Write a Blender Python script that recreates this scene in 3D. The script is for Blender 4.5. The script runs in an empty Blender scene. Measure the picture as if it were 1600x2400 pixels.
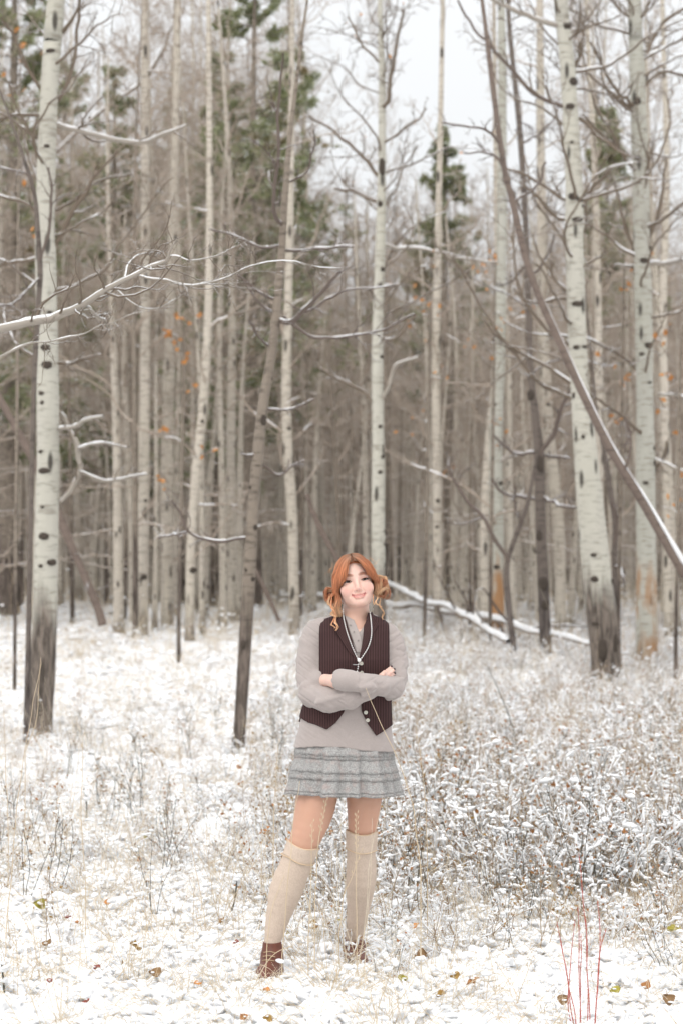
import bpy, math, random
import numpy as np
from mathutils import Vector, Matrix

# ------------------------------------------------------------------ camera, sky, sun, exposure
scene = bpy.context.scene
COL = scene.collection
CAM_D, CAM_H = 9.82, 1.594            # metres to the person, lens height
PITCH = math.radians(1.516)
FPX = 85.0 / 36.0 * 2400.0            # focal length in photo pixels (1600 x 2400)
cam_data = bpy.data.cameras.new("camera")
cam = bpy.data.objects.new("camera", cam_data)
COL.objects.link(cam)
cam.location = (0, -CAM_D, CAM_H)
cam.rotation_euler = (math.radians(90) + PITCH, 0, 0)
cam_data.sensor_fit = 'VERTICAL'
cam_data.sensor_height = 36.0
cam_data.sensor_width = 24.0
cam_data.lens = 85.0
cam_data.clip_start = 0.1
cam_data.clip_end = 2000
cam_data.dof.use_dof = True
cam_data.dof.focus_distance = CAM_D - 0.1
cam_data.dof.aperture_fstop = 4.2
scene.camera = cam

SUN_EL, SUN_AZ = math.radians(52), math.radians(200)
world = bpy.data.worlds.new("World")
scene.world = world
world.use_nodes = True
wn, wl = world.node_tree.nodes, world.node_tree.links
wn.clear()
w_sky = wn.new('ShaderNodeTexSky')
w_sky.sky_type = 'NISHITA'
w_sky.sun_disc = False
w_sky.sun_elevation = SUN_EL
w_sky.sun_rotation = SUN_AZ
w_sky.air_density = 1.0
w_sky.dust_density = 6.0
w_sky.ozone_density = 1.0
w_hsv = wn.new('ShaderNodeHueSaturation')
w_hsv.inputs['Saturation'].default_value = 0.2
w_cloud = wn.new('ShaderNodeMix')          # an even cloud deck veils most of the clear sky
w_cloud.data_type = 'RGBA'
w_cloud.inputs[0].default_value = 0.85
w_tc = wn.new('ShaderNodeTexCoord')
w_sep = wn.new('ShaderNodeSeparateXYZ')
w_el = wn.new('ShaderNodeMapRange')         # overcast sky: the zenith is about twice as bright as the horizon
w_el.inputs['To Min'].default_value = 0.43
w_el.inputs['To Max'].default_value = 1.0
w_deck = wn.new('ShaderNodeVectorMath')
w_deck.operation = 'SCALE'
w_deck.inputs[0].default_value = (8.3, 8.45, 8.6)
wl.new(w_tc.outputs['Generated'], w_sep.inputs[0])
wl.new(w_sep.outputs['Z'], w_el.inputs['Value'])
wl.new(w_el.outputs['Result'], w_deck.inputs['Scale'])
wl.new(w_deck.outputs[0], w_cloud.inputs[7])
w_bg = wn.new('ShaderNodeBackground')
w_bg.inputs['Strength'].default_value = 0.15
w_out = wn.new('ShaderNodeOutputWorld')
wl.new(w_sky.outputs['Color'], w_hsv.inputs['Color'])
wl.new(w_hsv.outputs['Color'], w_cloud.inputs[6])
wl.new(w_cloud.outputs[2], w_bg.inputs['Color'])
wl.new(w_bg.outputs['Background'], w_out.inputs['Surface'])

sun_data = bpy.data.lights.new("sun", 'SUN')
sun_data.energy = 0.6
sun_data.angle = math.radians(30)
sun_data.color = (1.0, 0.965, 0.92)
sun = bpy.data.objects.new("sun", sun_data)
COL.objects.link(sun)
# the sun stands behind the photographer, to the left, veiled by cloud
sd = Vector((math.sin(SUN_AZ) * math.cos(SUN_EL), math.cos(SUN_AZ) * math.cos(SUN_EL), math.sin(SUN_EL)))
sun.rotation_euler = sd.to_track_quat('Z', 'Y').to_euler()

vs = scene.view_settings
vs.view_transform = 'Standard'
vs.look = 'None'
vs.exposure = 0.58
vs.gamma = 1.0
vs.use_curve_mapping = False
scene.render.engine = 'CYCLES'
cy = scene.cycles
cy.max_bounces = 3
cy.diffuse_bounces = 2
cy.glossy_bounces = 2
cy.transmission_bounces = 2
cy.transparent_max_bounces = 4
cy.use_adaptive_sampling = True
cy.adaptive_threshold = 0.05
cy.adaptive_min_samples = 32
cy.use_denoising = True

# ------------------------------------------------------------------ pixels to places
FWD = np.array([0, math.cos(PITCH), math.sin(PITCH)])
UPV = np.array([0, -math.sin(PITCH), math.cos(PITCH)])
CAMP = np.array([0, -CAM_D, CAM_H])
def S(px, py, y=0.0):
    """photo pixel (1600 x 2400) to the point at world depth y"""
    d = np.array([(px - 800) / FPX, 0, 0]) - UPV * ((py - 1200) / FPX) + FWD
    return CAMP + d * ((y + CAM_D) / d[1])
K = 1600 / 1568.0
def SD(x, y, d):
    """pixel of the 1568-wide view to the point d metres from the camera"""
    return S(x * K, y * K, d - CAM_D)
PX = CAM_D / FPX                        # metres per photo pixel at the person

# ------------------------------------------------------------------ noise, ground height
def vnoise(P, scale=1.0, seed=0):
    P = np.asarray(P, dtype=np.float64) * scale
    i = np.floor(P).astype(np.int64)
    f = P - i
    f = f * f * (3 - 2 * f)
    def h(a):
        n = (a[..., 0] * 374761393 + a[..., 1] * 668265263 + a[..., 2] * 2147483647 + seed * 974711) & 0xffffffff
        n = ((n ^ (n >> 13)) * 1274126177) & 0xffffffff
        n = n ^ (n >> 16)
        return (n & 0xffff) / 65535.0
    out = 0
    for dx in (0, 1):
        wx = f[..., 0] if dx else 1 - f[..., 0]
        for dy in (0, 1):
            wy = f[..., 1] if dy else 1 - f[..., 1]
            for dz in (0, 1):
                wz = f[..., 2] if dz else 1 - f[..., 2]
                out = out + wx * wy * wz * h(i + np.array([dx, dy, dz]))
    return out * 2 - 1
def gz(x, y):
    x = np.asarray(x, float); y = np.asarray(y, float)
    P = np.stack([x, y, np.zeros_like(x)], -1)
    far = np.clip((y - 6) / 40, 0, 1)
    near = np.exp(-((x - 0.0) ** 2 + (y - 0.1) ** 2) / 0.8)
    z = 0.10 * vnoise(P, 0.23, 3) * (0.3 + far) + 0.045 * vnoise(P, 1.3, 5) * (1 - near)
    u = np.clip((y + CAM_D - 17) / 29, 0, 1)              # the clearing climbs gently towards the wood
    z = z + 0.9 * (u * u * (1.6 - .6 * u))
    z = z + 0.022 * vnoise(P, 4.1, 6) + 0.012 * vnoise(P, 9.0, 7)
    return z

# ------------------------------------------------------------------ materials
MATS = {}
class NT:
    def __init__(s, name):
        s.m = bpy.data.materials.new(name); s.m.use_nodes = True
        s.t = s.m.node_tree; s.n = s.t.nodes; s.l = s.t.links
        s.b = s.n['Principled BSDF']
        MATS[name] = s.m
    def new(s, typ, **kw):
        o = s.n.new(typ)
        for k, v in kw.items(): setattr(o, k, v)
        return o
    def link(s, a, b): s.l.new(a, b)
    def put(s, sock, v):
        if hasattr(v, 'is_output') or isinstance(v, bpy.types.NodeSocket): s.link(v, sock)
        elif isinstance(v, (tuple, list)): sock.default_value = (*v, 1.0) if len(v) == 3 and len(sock.default_value) == 4 else v
        else: sock.default_value = v
    def noise(s, vec, scale, detail=3, rough=0.55):
        o = s.new('ShaderNodeTexNoise'); o.inputs['Scale'].default_value = scale
        o.inputs['Detail'].default_value = detail; o.inputs['Roughness'].default_value = rough
        if vec is not None: s.link(vec, o.inputs['Vector'])
        return o.outputs['Fac']
    def ramp(s, fac, lo, hi, a=0.0, b=1.0):
        o = s.new('ShaderNodeMapRange'); o.clamp = True
        s.put(o.inputs['Value'], fac)
        o.inputs['From Min'].default_value = lo; o.inputs['From Max'].default_value = hi
        o.inputs['To Min'].default_value = a; o.inputs['To Max'].default_value = b
        return o.outputs['Result']
    def mix(s, fac, a, b):
        o = s.new('ShaderNodeMix', data_type='RGBA')
        s.put(o.inputs[0], fac); s.put(o.inputs[6], a); s.put(o.inputs[7], b)
        return o.outputs[2]
    def math(s, op, a, b=0.0):
        o = s.new('ShaderNodeMath', operation=op)
        s.put(o.inputs[0], a); s.put(o.inputs[1], b)
        return o.outputs[0]
    def mapping(s, vec, scale=(1, 1, 1), rot=(0, 0, 0)):
        o = s.new('ShaderNodeMapping'); s.link(vec, o.inputs['Vector'])
        o.inputs['Scale'].default_value = scale; o.inputs['Rotation'].default_value = rot
        return o.outputs['Vector']
    def obj(s):
        c = s.new('ShaderNodeTexCoord'); return c.outputs['Object']
    def objrand(s, amount=50.0):
        c = s.new('ShaderNodeTexCoord'); i = s.new('ShaderNodeObjectInfo')
        a = s.new('ShaderNodeVectorMath', operation='ADD')
        k = s.math('MULTIPLY', i.outputs['Random'], amount)
        s.link(c.outputs['Object'], a.inputs[0]); s.link(k, a.inputs[1])
        return a.outputs[0], c.outputs['Object'], i.outputs['Random']
    def col(s, c, rough=0.7, spec=0.25):
        s.put(s.b.inputs['Base Color'], c)
        s.put(s.b.inputs['Roughness'], rough)
        s.b.inputs['Specular IOR Level'].default_value = spec
    def bump(s, h, strength=0.3, dist=0.01):
        o = s.new('ShaderNodeBump'); o.inputs['Strength'].default_value = strength
        o.inputs['Distance'].default_value = dist
        s.link(h, o.inputs['Height']); s.link(o.outputs['Normal'], s.b.inputs['Normal'])
    def snow_on_top(s, base, lo=0.35, hi=0.75, vec=None, nscale=6.0, col=(0.86, 0.87, 0.88)):
        """snow lying on surfaces that face up, broken by noise"""
        g = s.new('ShaderNodeNewGeometry'); x = s.new('ShaderNodeSeparateXYZ')
        s.link(g.outputs['Normal'], x.inputs[0])
        n = s.noise(vec, nscale, 2)
        v = s.math('ADD', x.outputs['Z'], s.math('MULTIPLY', s.math('SUBTRACT', n, 0.5), 0.9))
        return s.mix(s.ramp(v, lo, hi), base, col)

def mk_snow():
    m = NT('snow'); v = m.obj()
    c = m.mix(m.noise(v, 2.0), (0.84, 0.845, 0.86), (0.89, 0.885, 0.88))
    m.col(c, 0.75, 0.2)
    m.bump(m.noise(v, 90.0, 4), 0.35, 0.01)
mk_snow()
def mk_ground():
    m = NT('snowy_litter'); v = m.obj()
    n1 = m.noise(v, 3.0, 5, 0.65); n2 = m.noise(v, 16.0, 5, 0.7)
    f = m.ramp(m.math('ADD', m.math('MULTIPLY', n1, 0.5), m.math('MULTIPLY', n2, 0.5)), 0.58, 0.70)
    litter = m.mix(m.noise(v, 40.0), (0.36, 0.29, 0.2), (0.6, 0.52, 0.4))
    snow = m.mix(m.noise(v, 2.0), (0.83, 0.835, 0.85), (0.88, 0.875, 0.87))
    c = m.mix(m.math('MULTIPLY', f, 0.4), snow, litter)
    m.col(c, 0.8, 0.15)
    m.bump(m.noise(v, 30.0, 6, 0.7), 0.6, 0.04)
mk_ground()
def mk_bark(name, pale, dark, base_h, base_col, lichen=None, knots=True, green=(0.52, 0.52, 0.48)):
    m = NT(name); v, o, r = m.objrand(30)
    c = m.mix(m.noise(m.mapping(v, (1, 1, 0.25)), 2.5), pale, tuple(a * b * 1.5 for a, b in zip(pale, green)))
    c = m.mix(m.ramp(m.noise(m.mapping(v, (6, 6, 26)), 1.0, 4), 0.52, 0.66, 0, 0.7), c, dark)
    c = m.mix(m.ramp(m.noise(m.mapping(v, (3.5, 3.5, 1.1)), 1.0, 5, 0.7), 0.5, 0.72, 0, 0.55), c, tuple(.55 * a + .45 * b for a, b in zip(pale, dark)))
    if knots:
        vo = m.new('ShaderNodeTexVoronoi'); m.link(m.mapping(v, (6, 6, 1.7)), vo.inputs['Vector'])
        vo.inputs['Scale'].default_value = 1.0
        c = m.mix(m.ramp(vo.outputs['Distance'], 0.13, 0.23, 0.9, 0), c, (0.045, 0.038, 0.032))
    x = m.new('ShaderNodeSeparateXYZ'); m.link(o, x.inputs[0])
    h = m.math('ADD', x.outputs['Z'], m.math('MULTIPLY', m.math('SUBTRACT', m.noise(m.mapping(v, (9, 9, 1.2)), 1.0, 4), 0.5), 1.3))
    bc = m.mix(m.ramp(m.noise(m.mapping(v, (22, 22, 4)), 1.0, 5, 0.65), 0.4, 0.62), base_col, tuple(min(1, a * 3.2) for a in base_col))
    c = m.mix(m.ramp(h, base_h - 0.15, base_h + 0.35, 1, 0), c, bc)
    if lichen:
        lo, hi, lc = lichen
        n = m.noise(m.mapping(v, (5, 5, 1.5)), 1.0, 4)
        k = m.math('MULTIPLY', m.math('MULTIPLY', m.ramp(h, lo, lo + .4), m.ramp(h, hi, hi + .5, 1, 0)), m.ramp(n, 0.35, 0.5))
        c = m.mix(k, c, lc)
    m.col(c, 0.85, 0.15)
    m.bump(m.noise(m.mapping(v, (20, 20, 5)), 1.0, 5, 0.65), 0.6, 0.02)
mk_bark('aspen_bark', (0.56, 0.535, 0.475), (0.25, 0.22, 0.18), 1.25, (0.075, 0.062, 0.052))
mk_bark('aspen_bark_lichen', (0.49, 0.475, 0.425), (0.22, 0.19, 0.15), 0.35, (0.13, 0.1, 0.075), lichen=(0.1, 1.1, (0.36, 0.20, 0.10)))
mk_bark('far_aspen_bark', (0.60, 0.54, 0.47), (0.20, 0.16, 0.13), 0.3, (0.10, 0.085, 0.07))
mk_bark('brown_bark', (0.26, 0.22, 0.18), (0.055, 0.042, 0.034), 1.35, (0.062, 0.05, 0.042), knots=False, green=(.62, .6, .58))
mk_bark('grey_dead_wood', (0.20, 0.155, 0.13), (0.09, 0.07, 0.06), -5.0, (0.1, 0.08, 0.07), knots=False, green=(.6, .6, .6))
mk_bark('dark_bark', (0.17, 0.14, 0.12), (0.06, 0.05, 0.045), 1.0, (0.06, 0.05, 0.045), knots=False, green=(.6, .6, .6))
def mk_twig(name, a, b, lo=0.45, hi=0.85):
    m = NT(name); v, o, r = m.objrand(30)
    c = m.mix(m.noise(v, 1.2, 2), a, b)
    m.col(m.snow_on_top(c, lo, hi, v, 5.0), 0.85, 0.15)
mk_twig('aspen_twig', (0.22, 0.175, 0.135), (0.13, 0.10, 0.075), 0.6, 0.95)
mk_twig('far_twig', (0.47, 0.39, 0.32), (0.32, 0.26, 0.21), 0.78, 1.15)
mk_twig('pale_limb', (0.42, 0.38, 0.33), (0.27, 0.23, 0.19), 0.42, 0.8)
mk_twig('dark_twig', (0.12, 0.095, 0.08), (0.18, 0.14, 0.12), 0.55, 0.9)
mk_twig('log_wood', (0.36, 0.30, 0.25), (0.22, 0.18, 0.15), -0.1, 0.25)
def flat(name, c, rough=0.7, spec=0.25, var=None, scale=20.0):
    m = NT(name)
    if var: c = m.mix(m.noise(m.obj(), scale), c, var)
    m.col(c, rough, spec)
    return m
flat('knot', (0.05, 0.042, 0.036), 0.9, 0.1, (0.1, 0.08, 0.065), 30)
flat('straw', (0.68, 0.54, 0.37), 0.7, 0.2, (0.56, 0.45, 0.31), 5)
flat('pale_straw', (0.78, 0.69, 0.55), 0.7, 0.2, (0.66, 0.56, 0.42), 5)
flat('shrub_stem', (0.27, 0.19, 0.13), 0.75, 0.2, (0.46, 0.34, 0.21), 9)
flat('dark_stem', (0.05, 0.06, 0.045), 0.7, 0.2, (0.10, 0.085, 0.06), 7)
flat('red_stem', (0.40, 0.055, 0.05), 0.5, 0.35, (0.48, 0.13, 0.08), 8)
flat('brown_leaf', (0.30, 0.13, 0.05), 0.6, 0.3, (0.46, 0.22, 0.07), 60)
flat('orange_leaf', (0.66, 0.33, 0.11), 0.6, 0.3, (0.52, 0.22, 0.07), 60)
flat('ochre_leaf', (0.40, 0.26, 0.06), 0.6, 0.3, (0.27, 0.15, 0.05), 60)
flat('olive_leaf', (0.24, 0.24, 0.045), 0.6, 0.3, (0.45, 0.36, 0.06), 60)
flat('maroon_leaf', (0.22, 0.05, 0.045), 0.6, 0.3, (0.30, 0.1, 0.06), 60)
flat('dried_leaf', (0.20, 0.12, 0.07), 0.7, 0.2, (0.35, 0.22, 0.1), 60)
def mk_needles():
    m = NT('pine_needles'); v, o, r = m.objrand(30)
    c = m.mix(m.noise(v, 1.5, 3), (0.18, 0.205, 0.10), (0.32, 0.33, 0.175))
    c = m.mix(m.ramp(m.noise(v, 0.9, 3), 0.55, 0.72, 0, 0.8), c, (0.32, 0.2, 0.11))
    m.col(m.snow_on_top(c, 0.5, 1.0, v, 2.5), 0.8, 0.2)
mk_needles()

# ------------------------------------------------------------------ mesh building
class MB:
    """collects vertices and faces of one mesh"""
    def __init__(s): s.v = []; s.f = []; s.mi = []; s.n = 0; s.c = []
    def add(s, V, F, mi=0, col=None):
        V = np.asarray(V, float).reshape(-1, 3); F = np.asarray(F, int)
        s.v.append(V); s.f.append(F + s.n); s.mi.append(np.full(len(F), mi)); s.n += len(V)
        if col is not None:
            c = np.asarray(col, float)
            s.c.append(np.broadcast_to(c, (len(V), 3)))
        return s
    def tubes(s, P, R, k=5, mi=0, col=None, cap=True, flat=None):
        """P (M,N,3) centre lines, R (M,N) radii"""
        P = np.asarray(P, float); R = np.asarray(R, float)
        if P.ndim == 2: P = P[None]; R = R[None]
        M, N = R.shape
        T = np.gradient(P, axis=1)
        T /= np.linalg.norm(T, axis=2, keepdims=True) + 1e-12
        ref = np.array([0.31, 0.93, 0.17]); ref = ref / np.linalg.norm(ref)
        ref = np.broadcast_to(ref, T.shape).copy()
        bad = np.abs((T * ref).sum(2)).max(axis=1) > 0.97
        ref[bad] = np.array([0.95, -0.2, 0.24])
        A = np.cross(T, ref); A /= np.linalg.norm(A, axis=2, keepdims=True) + 1e-12
        B = np.cross(T, A)
        a = np.arange(k) / k * 2 * math.pi
        ca, sa = np.cos(a), np.sin(a) * (1 if flat is None else flat)
        V = P[:, :, None, :] + R[:, :, None, None] * (A[:, :, None, :] * ca[:, None] + B[:, :, None, :] * sa[:, None])
        m = np.arange(M)[:, None, None] * (N * k); i = np.arange(N - 1)[None, :, None] * k; j = np.arange(k)[None, None, :]
        j2 = (j + 1) % k
        F = np.stack([m + i + j, m + i + k + j, m + i + k + j2, m + i + j2], -1).reshape(-1, 4)
        cc = None
        if col is not None:
            col = np.asarray(col, float)
            cc = col if col.ndim == 1 else np.broadcast_to(col[:, :, None, :], V.shape).reshape(-1, 3)
        s.add(V, F, mi, cc)
        return s
    def build(s, name, mats, parent=None, smooth=True, loc=None):
        me = bpy.data.meshes.new(name)
        if s.v:
            V = np.concatenate(s.v)
            if loc is not None: V = V - np.asarray(loc)
            cnt = np.concatenate([np.full(len(f), f.shape[1]) for f in s.f])
            idx = np.concatenate([f.reshape(-1) for f in s.f])
            me.vertices.add(len(V)); me.vertices.foreach_set('co', V.astype(np.float32).ravel())
            me.loops.add(len(idx)); me.loops.foreach_set('vertex_index', idx.astype(np.int32))
            me.polygons.add(len(cnt))
            st = np.concatenate([[0], np.cumsum(cnt)[:-1]])
            me.polygons.foreach_set('loop_start', st.astype(np.int32))
            me.polygons.foreach_set('loop_total', cnt.astype(np.int32))
            me.polygons.foreach_set('material_index', np.concatenate(s.mi).astype(np.int32))
            me.polygons.foreach_set('use_smooth', np.full(len(cnt), smooth))
            if s.c:
                C = np.concatenate(s.c)
                at = me.color_attributes.new('col', 'FLOAT_COLOR', 'POINT')
                at.data.foreach_set('color', np.concatenate([C, np.ones((len(C), 1))], 1).astype(np.float32).ravel())
            me.update(calc_edges=True)
        for mt in ([mats] if isinstance(mats, str) else mats): me.materials.append(MATS[mt])
        return link(name, me, parent, loc if parent is None else None)
def link(name, me, parent=None, loc=None):
    o = bpy.data.objects.new(name, me); COL.objects.link(o)
    if parent is not None: o.parent = parent
    if loc is not None: o.location = loc
    return o
def tag(o, label, cat, group=None, kind=None):
    if label: o['label'] = label
    if cat: o['category'] = cat
    if group: o['group'] = group
    if kind: o['kind'] = kind
    return o
def thing(name, label, cat, loc=(0, 0, 0), group=None):
    o = bpy.data.objects.new(name, None); COL.objects.link(o)
    o.empty_display_size = 0.1; o.location = loc
    return tag(o, label, cat, group)
def ico(sub=1):
    t = (1 + 5 ** .5) / 2
    V = np.array([(-1, t, 0), (1, t, 0), (-1, -t, 0), (1, -t, 0), (0, -1, t), (0, 1, t), (0, -1, -t), (0, 1, -t), (t, 0, -1), (t, 0, 1), (-t, 0, -1), (-t, 0, 1)], float)
    F = [(0, 11, 5), (0, 5, 1), (0, 1, 7), (0, 7, 10), (0, 10, 11), (1, 5, 9), (5, 11, 4), (11, 10, 2), (10, 7, 6), (7, 1, 8), (3, 9, 4), (3, 4, 2), (3, 2, 6), (3, 6, 8), (3, 8, 9), (4, 9, 5), (2, 4, 11), (6, 2, 10), (8, 6, 7), (9, 8, 1)]
    V = list(map(tuple, V / np.linalg.norm(V[0])))
    for _ in range(sub):
        mid = {}; nf = []
        def mp(a, b):
            key = (min(a, b), max(a, b))
            if key not in mid:
                p = np.array(V[a]) + np.array(V[b]); p /= np.linalg.norm(p)
                V.append(tuple(p)); mid[key] = len(V) - 1
            return mid[key]
        for a, b, c in F:
            ab, bc, ca = mp(a, b), mp(b, c), mp(c, a)
            nf += [(a, ab, ca), (b, bc, ab), (c, ca, bc), (ab, bc, ca)]
        F = nf
    return np.array(V), np.array(F)
ICO0, ICO1, ICO2 = ico(0), ico(1), ico(2)
def blobs(mb, C, R, mi=0, base=ICO1, rough=0.25, seed=0, col=None):
    """lumpy rounded clumps: C (M,3) centres, R (M,3) radii"""
    C = np.asarray(C, float).reshape(-1, 3); R = np.asarray(R, float).reshape(-1, 3)
    if not len(C): return
    U, F = base
    rng = np.random.default_rng(seed)
    a = rng.uniform(0, 2 * math.pi, len(C)); ca, sa = np.cos(a)[:, None], np.sin(a)[:, None]
    W = U[None] * R[:, None, :]
    W = W * (1 + rough * rng.normal(size=(len(C), len(U), 1)) * 0.6)
    X = W[..., 0] * ca - W[..., 1] * sa; Y = W[..., 0] * sa + W[..., 1] * ca
    V = np.stack([X, Y, W[..., 2]], -1) + C[:, None, :]
    FF = (F[None] + np.arange(len(C))[:, None, None] * len(U)).reshape(-1, 3)
    mb.add(V, FF, mi, col)

# ------------------------------------------------------------------ branching
def unit(v): return v / (np.linalg.norm(v, axis=-1, keepdims=True) + 1e-12)
def walk(rng, p0, d0, L, N, wig=0.25, up=0.0):
    """paths that wander: p0,d0 (M,3), L (M,)"""
    M = len(p0); P = np.zeros((M, N, 3)); P[:, 0] = p0; d = unit(d0)
    st = (L / (N - 1))[:, None]
    for i in range(1, N):
        d = unit(d + wig * rng.normal(size=(M, 3)) * 0.6 + np.array([0, 0, up]))
        P[:, i] = P[:, i - 1] + d * st
    return P
def spawn(rng, P, R, per, t0, t1, Lf, ang, N, wig=0.25, up=0.05, rk=0.55, tip=0.25, rmin=0.0015):
    """side shoots on parent paths; returns child paths and radii"""
    M, n, _ = P.shape
    t = rng.uniform(t0, t1, (M, per))
    x = t * (n - 1); i = np.minimum(x.astype(int), n - 2); f = (x - i)[..., None]
    m = np.arange(M)[:, None]
    p = P[m, i] * (1 - f) + P[m, i + 1] * f
    tg = unit(P[m, i + 1] - P[m, i])
    r0 = R[m, i] * (1 - f[..., 0]) + R[m, i + 1] * f[..., 0]
    pl = np.linalg.norm(np.diff(P, axis=1), axis=2).sum(1)[:, None]
    perp = unit(np.cross(tg, rng.normal(size=tg.shape)))
    a = np.radians(rng.uniform(ang[0], ang[1], t.shape))[..., None]
    d = unit(tg * np.cos(a) + perp * np.sin(a) + np.array([0, 0, up * 2]))
    L = pl * rng.uniform(Lf[0], Lf[1], t.shape) * (1.15 - 0.6 * t)
    C = walk(rng, p.reshape(-1, 3), d.reshape(-1, 3), L.ravel(), N, wig, up)
    rr = np.maximum(np.minimum(r0.ravel() * rk, L.ravel() * 0.018 + rmin), rmin)
    return C, rr[:, None] * np.linspace(1, tip, N)[None]

# ------------------------------------------------------------------ smooth solids: distance fields to meshes
class Field:
    """a signed distance field on a box grid; shapes blend with a smooth union"""
    def __init__(s, xs, ys, zs):
        s.x, s.y, s.z = (np.asarray(a, np.float32) for a in (xs, ys, zs))
        s.F = np.full((len(s.x), len(s.y), len(s.z)), 0.2, np.float32)
    def win(s, lo, hi):
        sl = []
        for a, l, h in zip((s.x, s.y, s.z), lo, hi):
            i = max(0, np.searchsorted(a, l) - 1); j = min(len(a), np.searchsorted(a, h) + 1)
            sl.append(slice(i, j))
        return tuple(sl), s.x[sl[0]][:, None, None], s.y[sl[1]][None, :, None], s.z[sl[2]][None, None, :]
    def put(s, sl, D, k, mode='add'):
        A = s.F[sl]
        if A.size == 0: return
        if mode == 'add':
            if k <= 0: s.F[sl] = np.minimum(A, D); return
            h = np.maximum(k - np.abs(A - D), 0) / k
            s.F[sl] = np.minimum(A, D) - h * h * k * .25
        else:
            D = -D
            if k <= 0: s.F[sl] = np.maximum(A, D); return
            h = np.maximum(k - np.abs(A - D), 0) / k
            s.F[sl] = np.maximum(A, D) + h * h * k * .25
    def capsule(s, a, b, ra, rb, k=.01, mode='add', sq=(1, 1, 1)):
        a, b = np.asarray(a, float), np.asarray(b, float); m = max(ra, rb) / min(sq) + k + .012
        sl, X, Y, Z = s.win(np.minimum(a, b) - m, np.maximum(a, b) + m)
        ab = (b - a); q = np.array(sq)
        abq = ab * q; L = (abq @ abq) + 1e-12
        t = np.clip((((X - a[0]) * q[0]) * abq[0] + ((Y - a[1]) * q[1]) * abq[1] + ((Z - a[2]) * q[2]) * abq[2]) / L, 0, 1)
        D = np.sqrt(((X - a[0] - t * ab[0]) * q[0]) ** 2 + ((Y - a[1] - t * ab[1]) * q[1]) ** 2 + ((Z - a[2] - t * ab[2]) * q[2]) ** 2) - (ra + (rb - ra) * t)
        s.put(sl, D.astype(np.float32), k, mode); return s
    def chain(s, P, R, k=.01, mode='add', sq=(1, 1, 1)):
        for i in range(len(P) - 1): s.capsule(P[i], P[i + 1], R[i], R[i + 1], k, mode, sq)
        return s
    def ball(s, c, r, k=.01, mode='add', rot=None):
        c = np.asarray(c, float); r = np.broadcast_to(np.asarray(r, float), 3); m = max(r) + k + .012
        sl, X, Y, Z = s.win(c - m, c + m)
        X, Y, Z = X - c[0], Y - c[1], Z - c[2]
        if rot is not None:
            M = np.asarray(rot).T
            X, Y, Z = (M[i, 0] * X + M[i, 1] * Y + M[i, 2] * Z for i in range(3))
        q0 = np.sqrt((X / r[0]) ** 2 + (Y / r[1]) ** 2 + (Z / r[2]) ** 2)
        q1 = np.sqrt((X / r[0] ** 2) ** 2 + (Y / r[1] ** 2) ** 2 + (Z / r[2] ** 2) ** 2) + 1e-6
        D = np.where(q0 < .3, (q0 - 1) * min(r), q0 * (q0 - 1) / q1)
        s.put(sl, D.astype(np.float32), k, mode); return s
    def cut(s, D):
        s.F = np.maximum(s.F, D.astype(np.float32)); return s
    def grid(s): return s.x[:, None, None], s.y[None, :, None], s.z[None, None, :]
    def mesh(s):
        F = s.F; I = F < 0
        n = np.zeros(tuple(d - 1 for d in F.shape), np.int8)
        for a in (0, 1):
            for b in (0, 1):
                for c in (0, 1):
                    n += I[a:F.shape[0] - 1 + a, b:F.shape[1] - 1 + b, c:F.shape[2] - 1 + c]
        act = np.argwhere((n > 0) & (n < 8))
        idx = np.full(n.shape, -1, np.int32); idx[act[:, 0], act[:, 1], act[:, 2]] = np.arange(len(act))
        acc = np.zeros((len(act), 3)); cnt = np.zeros(len(act))
        cs = [(0, 0, 0), (1, 0, 0), (0, 1, 0), (1, 1, 0), (0, 0, 1), (1, 0, 1), (0, 1, 1), (1, 1, 1)]
        val = [F[act[:, 0] + c[0], act[:, 1] + c[1], act[:, 2] + c[2]] for c in cs]
        for p in range(8):
            for q in range(p + 1, 8):
                if sum(abs(cs[p][i] - cs[q][i]) for i in range(3)) != 1: continue
                a, b = val[p], val[q]; m = (a < 0) != (b < 0)
                t = np.where(m, a / np.where(m, a - b, 1), 0)[:, None]
                acc += m[:, None] * (np.array(cs[p]) * (1 - t) + np.array(cs[q]) * t); cnt += m
        L = acc / cnt[:, None]
        V = np.stack([(A[act[:, i]] * (1 - L[:, i]) + A[act[:, i] + 1] * L[:, i]) for i, A in enumerate((s.x, s.y, s.z))], -1)
        quads = []
        for ax in range(3):
            u, v = [(1, 2), (2, 0), (0, 1)][ax]
            sh = list(F.shape); sl0 = [slice(None)] * 3; sl1 = [slice(None)] * 3
            sl0[ax] = slice(0, sh[ax] - 1); sl1[ax] = slice(1, sh[ax])
            for w in (u, v): sl0[w] = sl1[w] = slice(1, sh[w] - 1)
            a, b = I[tuple(sl0)], I[tuple(sl1)]
            e = np.argwhere(a != b)
            if not len(e): continue
            flip = a[e[:, 0], e[:, 1], e[:, 2]]
            e = e.copy(); e[:, u] += 1; e[:, v] += 1
            def at(du, dv):
                g = e.copy(); g[:, u] -= du; g[:, v] -= dv
                return idx[g[:, 0], g[:, 1], g[:, 2]]
            Q = np.stack([at(1, 1), at(0, 1), at(0, 0), at(1, 0)], -1)
            Q[~flip] = Q[~flip][:, ::-1]
            quads.append(Q)
        Q = np.concatenate(quads); Q = Q[(Q >= 0).all(1)]
        return V.astype(float), Q
def box_field(lo, hi, h):
    return Field(*[np.arange(l, u + h, h) for l, u in zip(lo, hi)])

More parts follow.
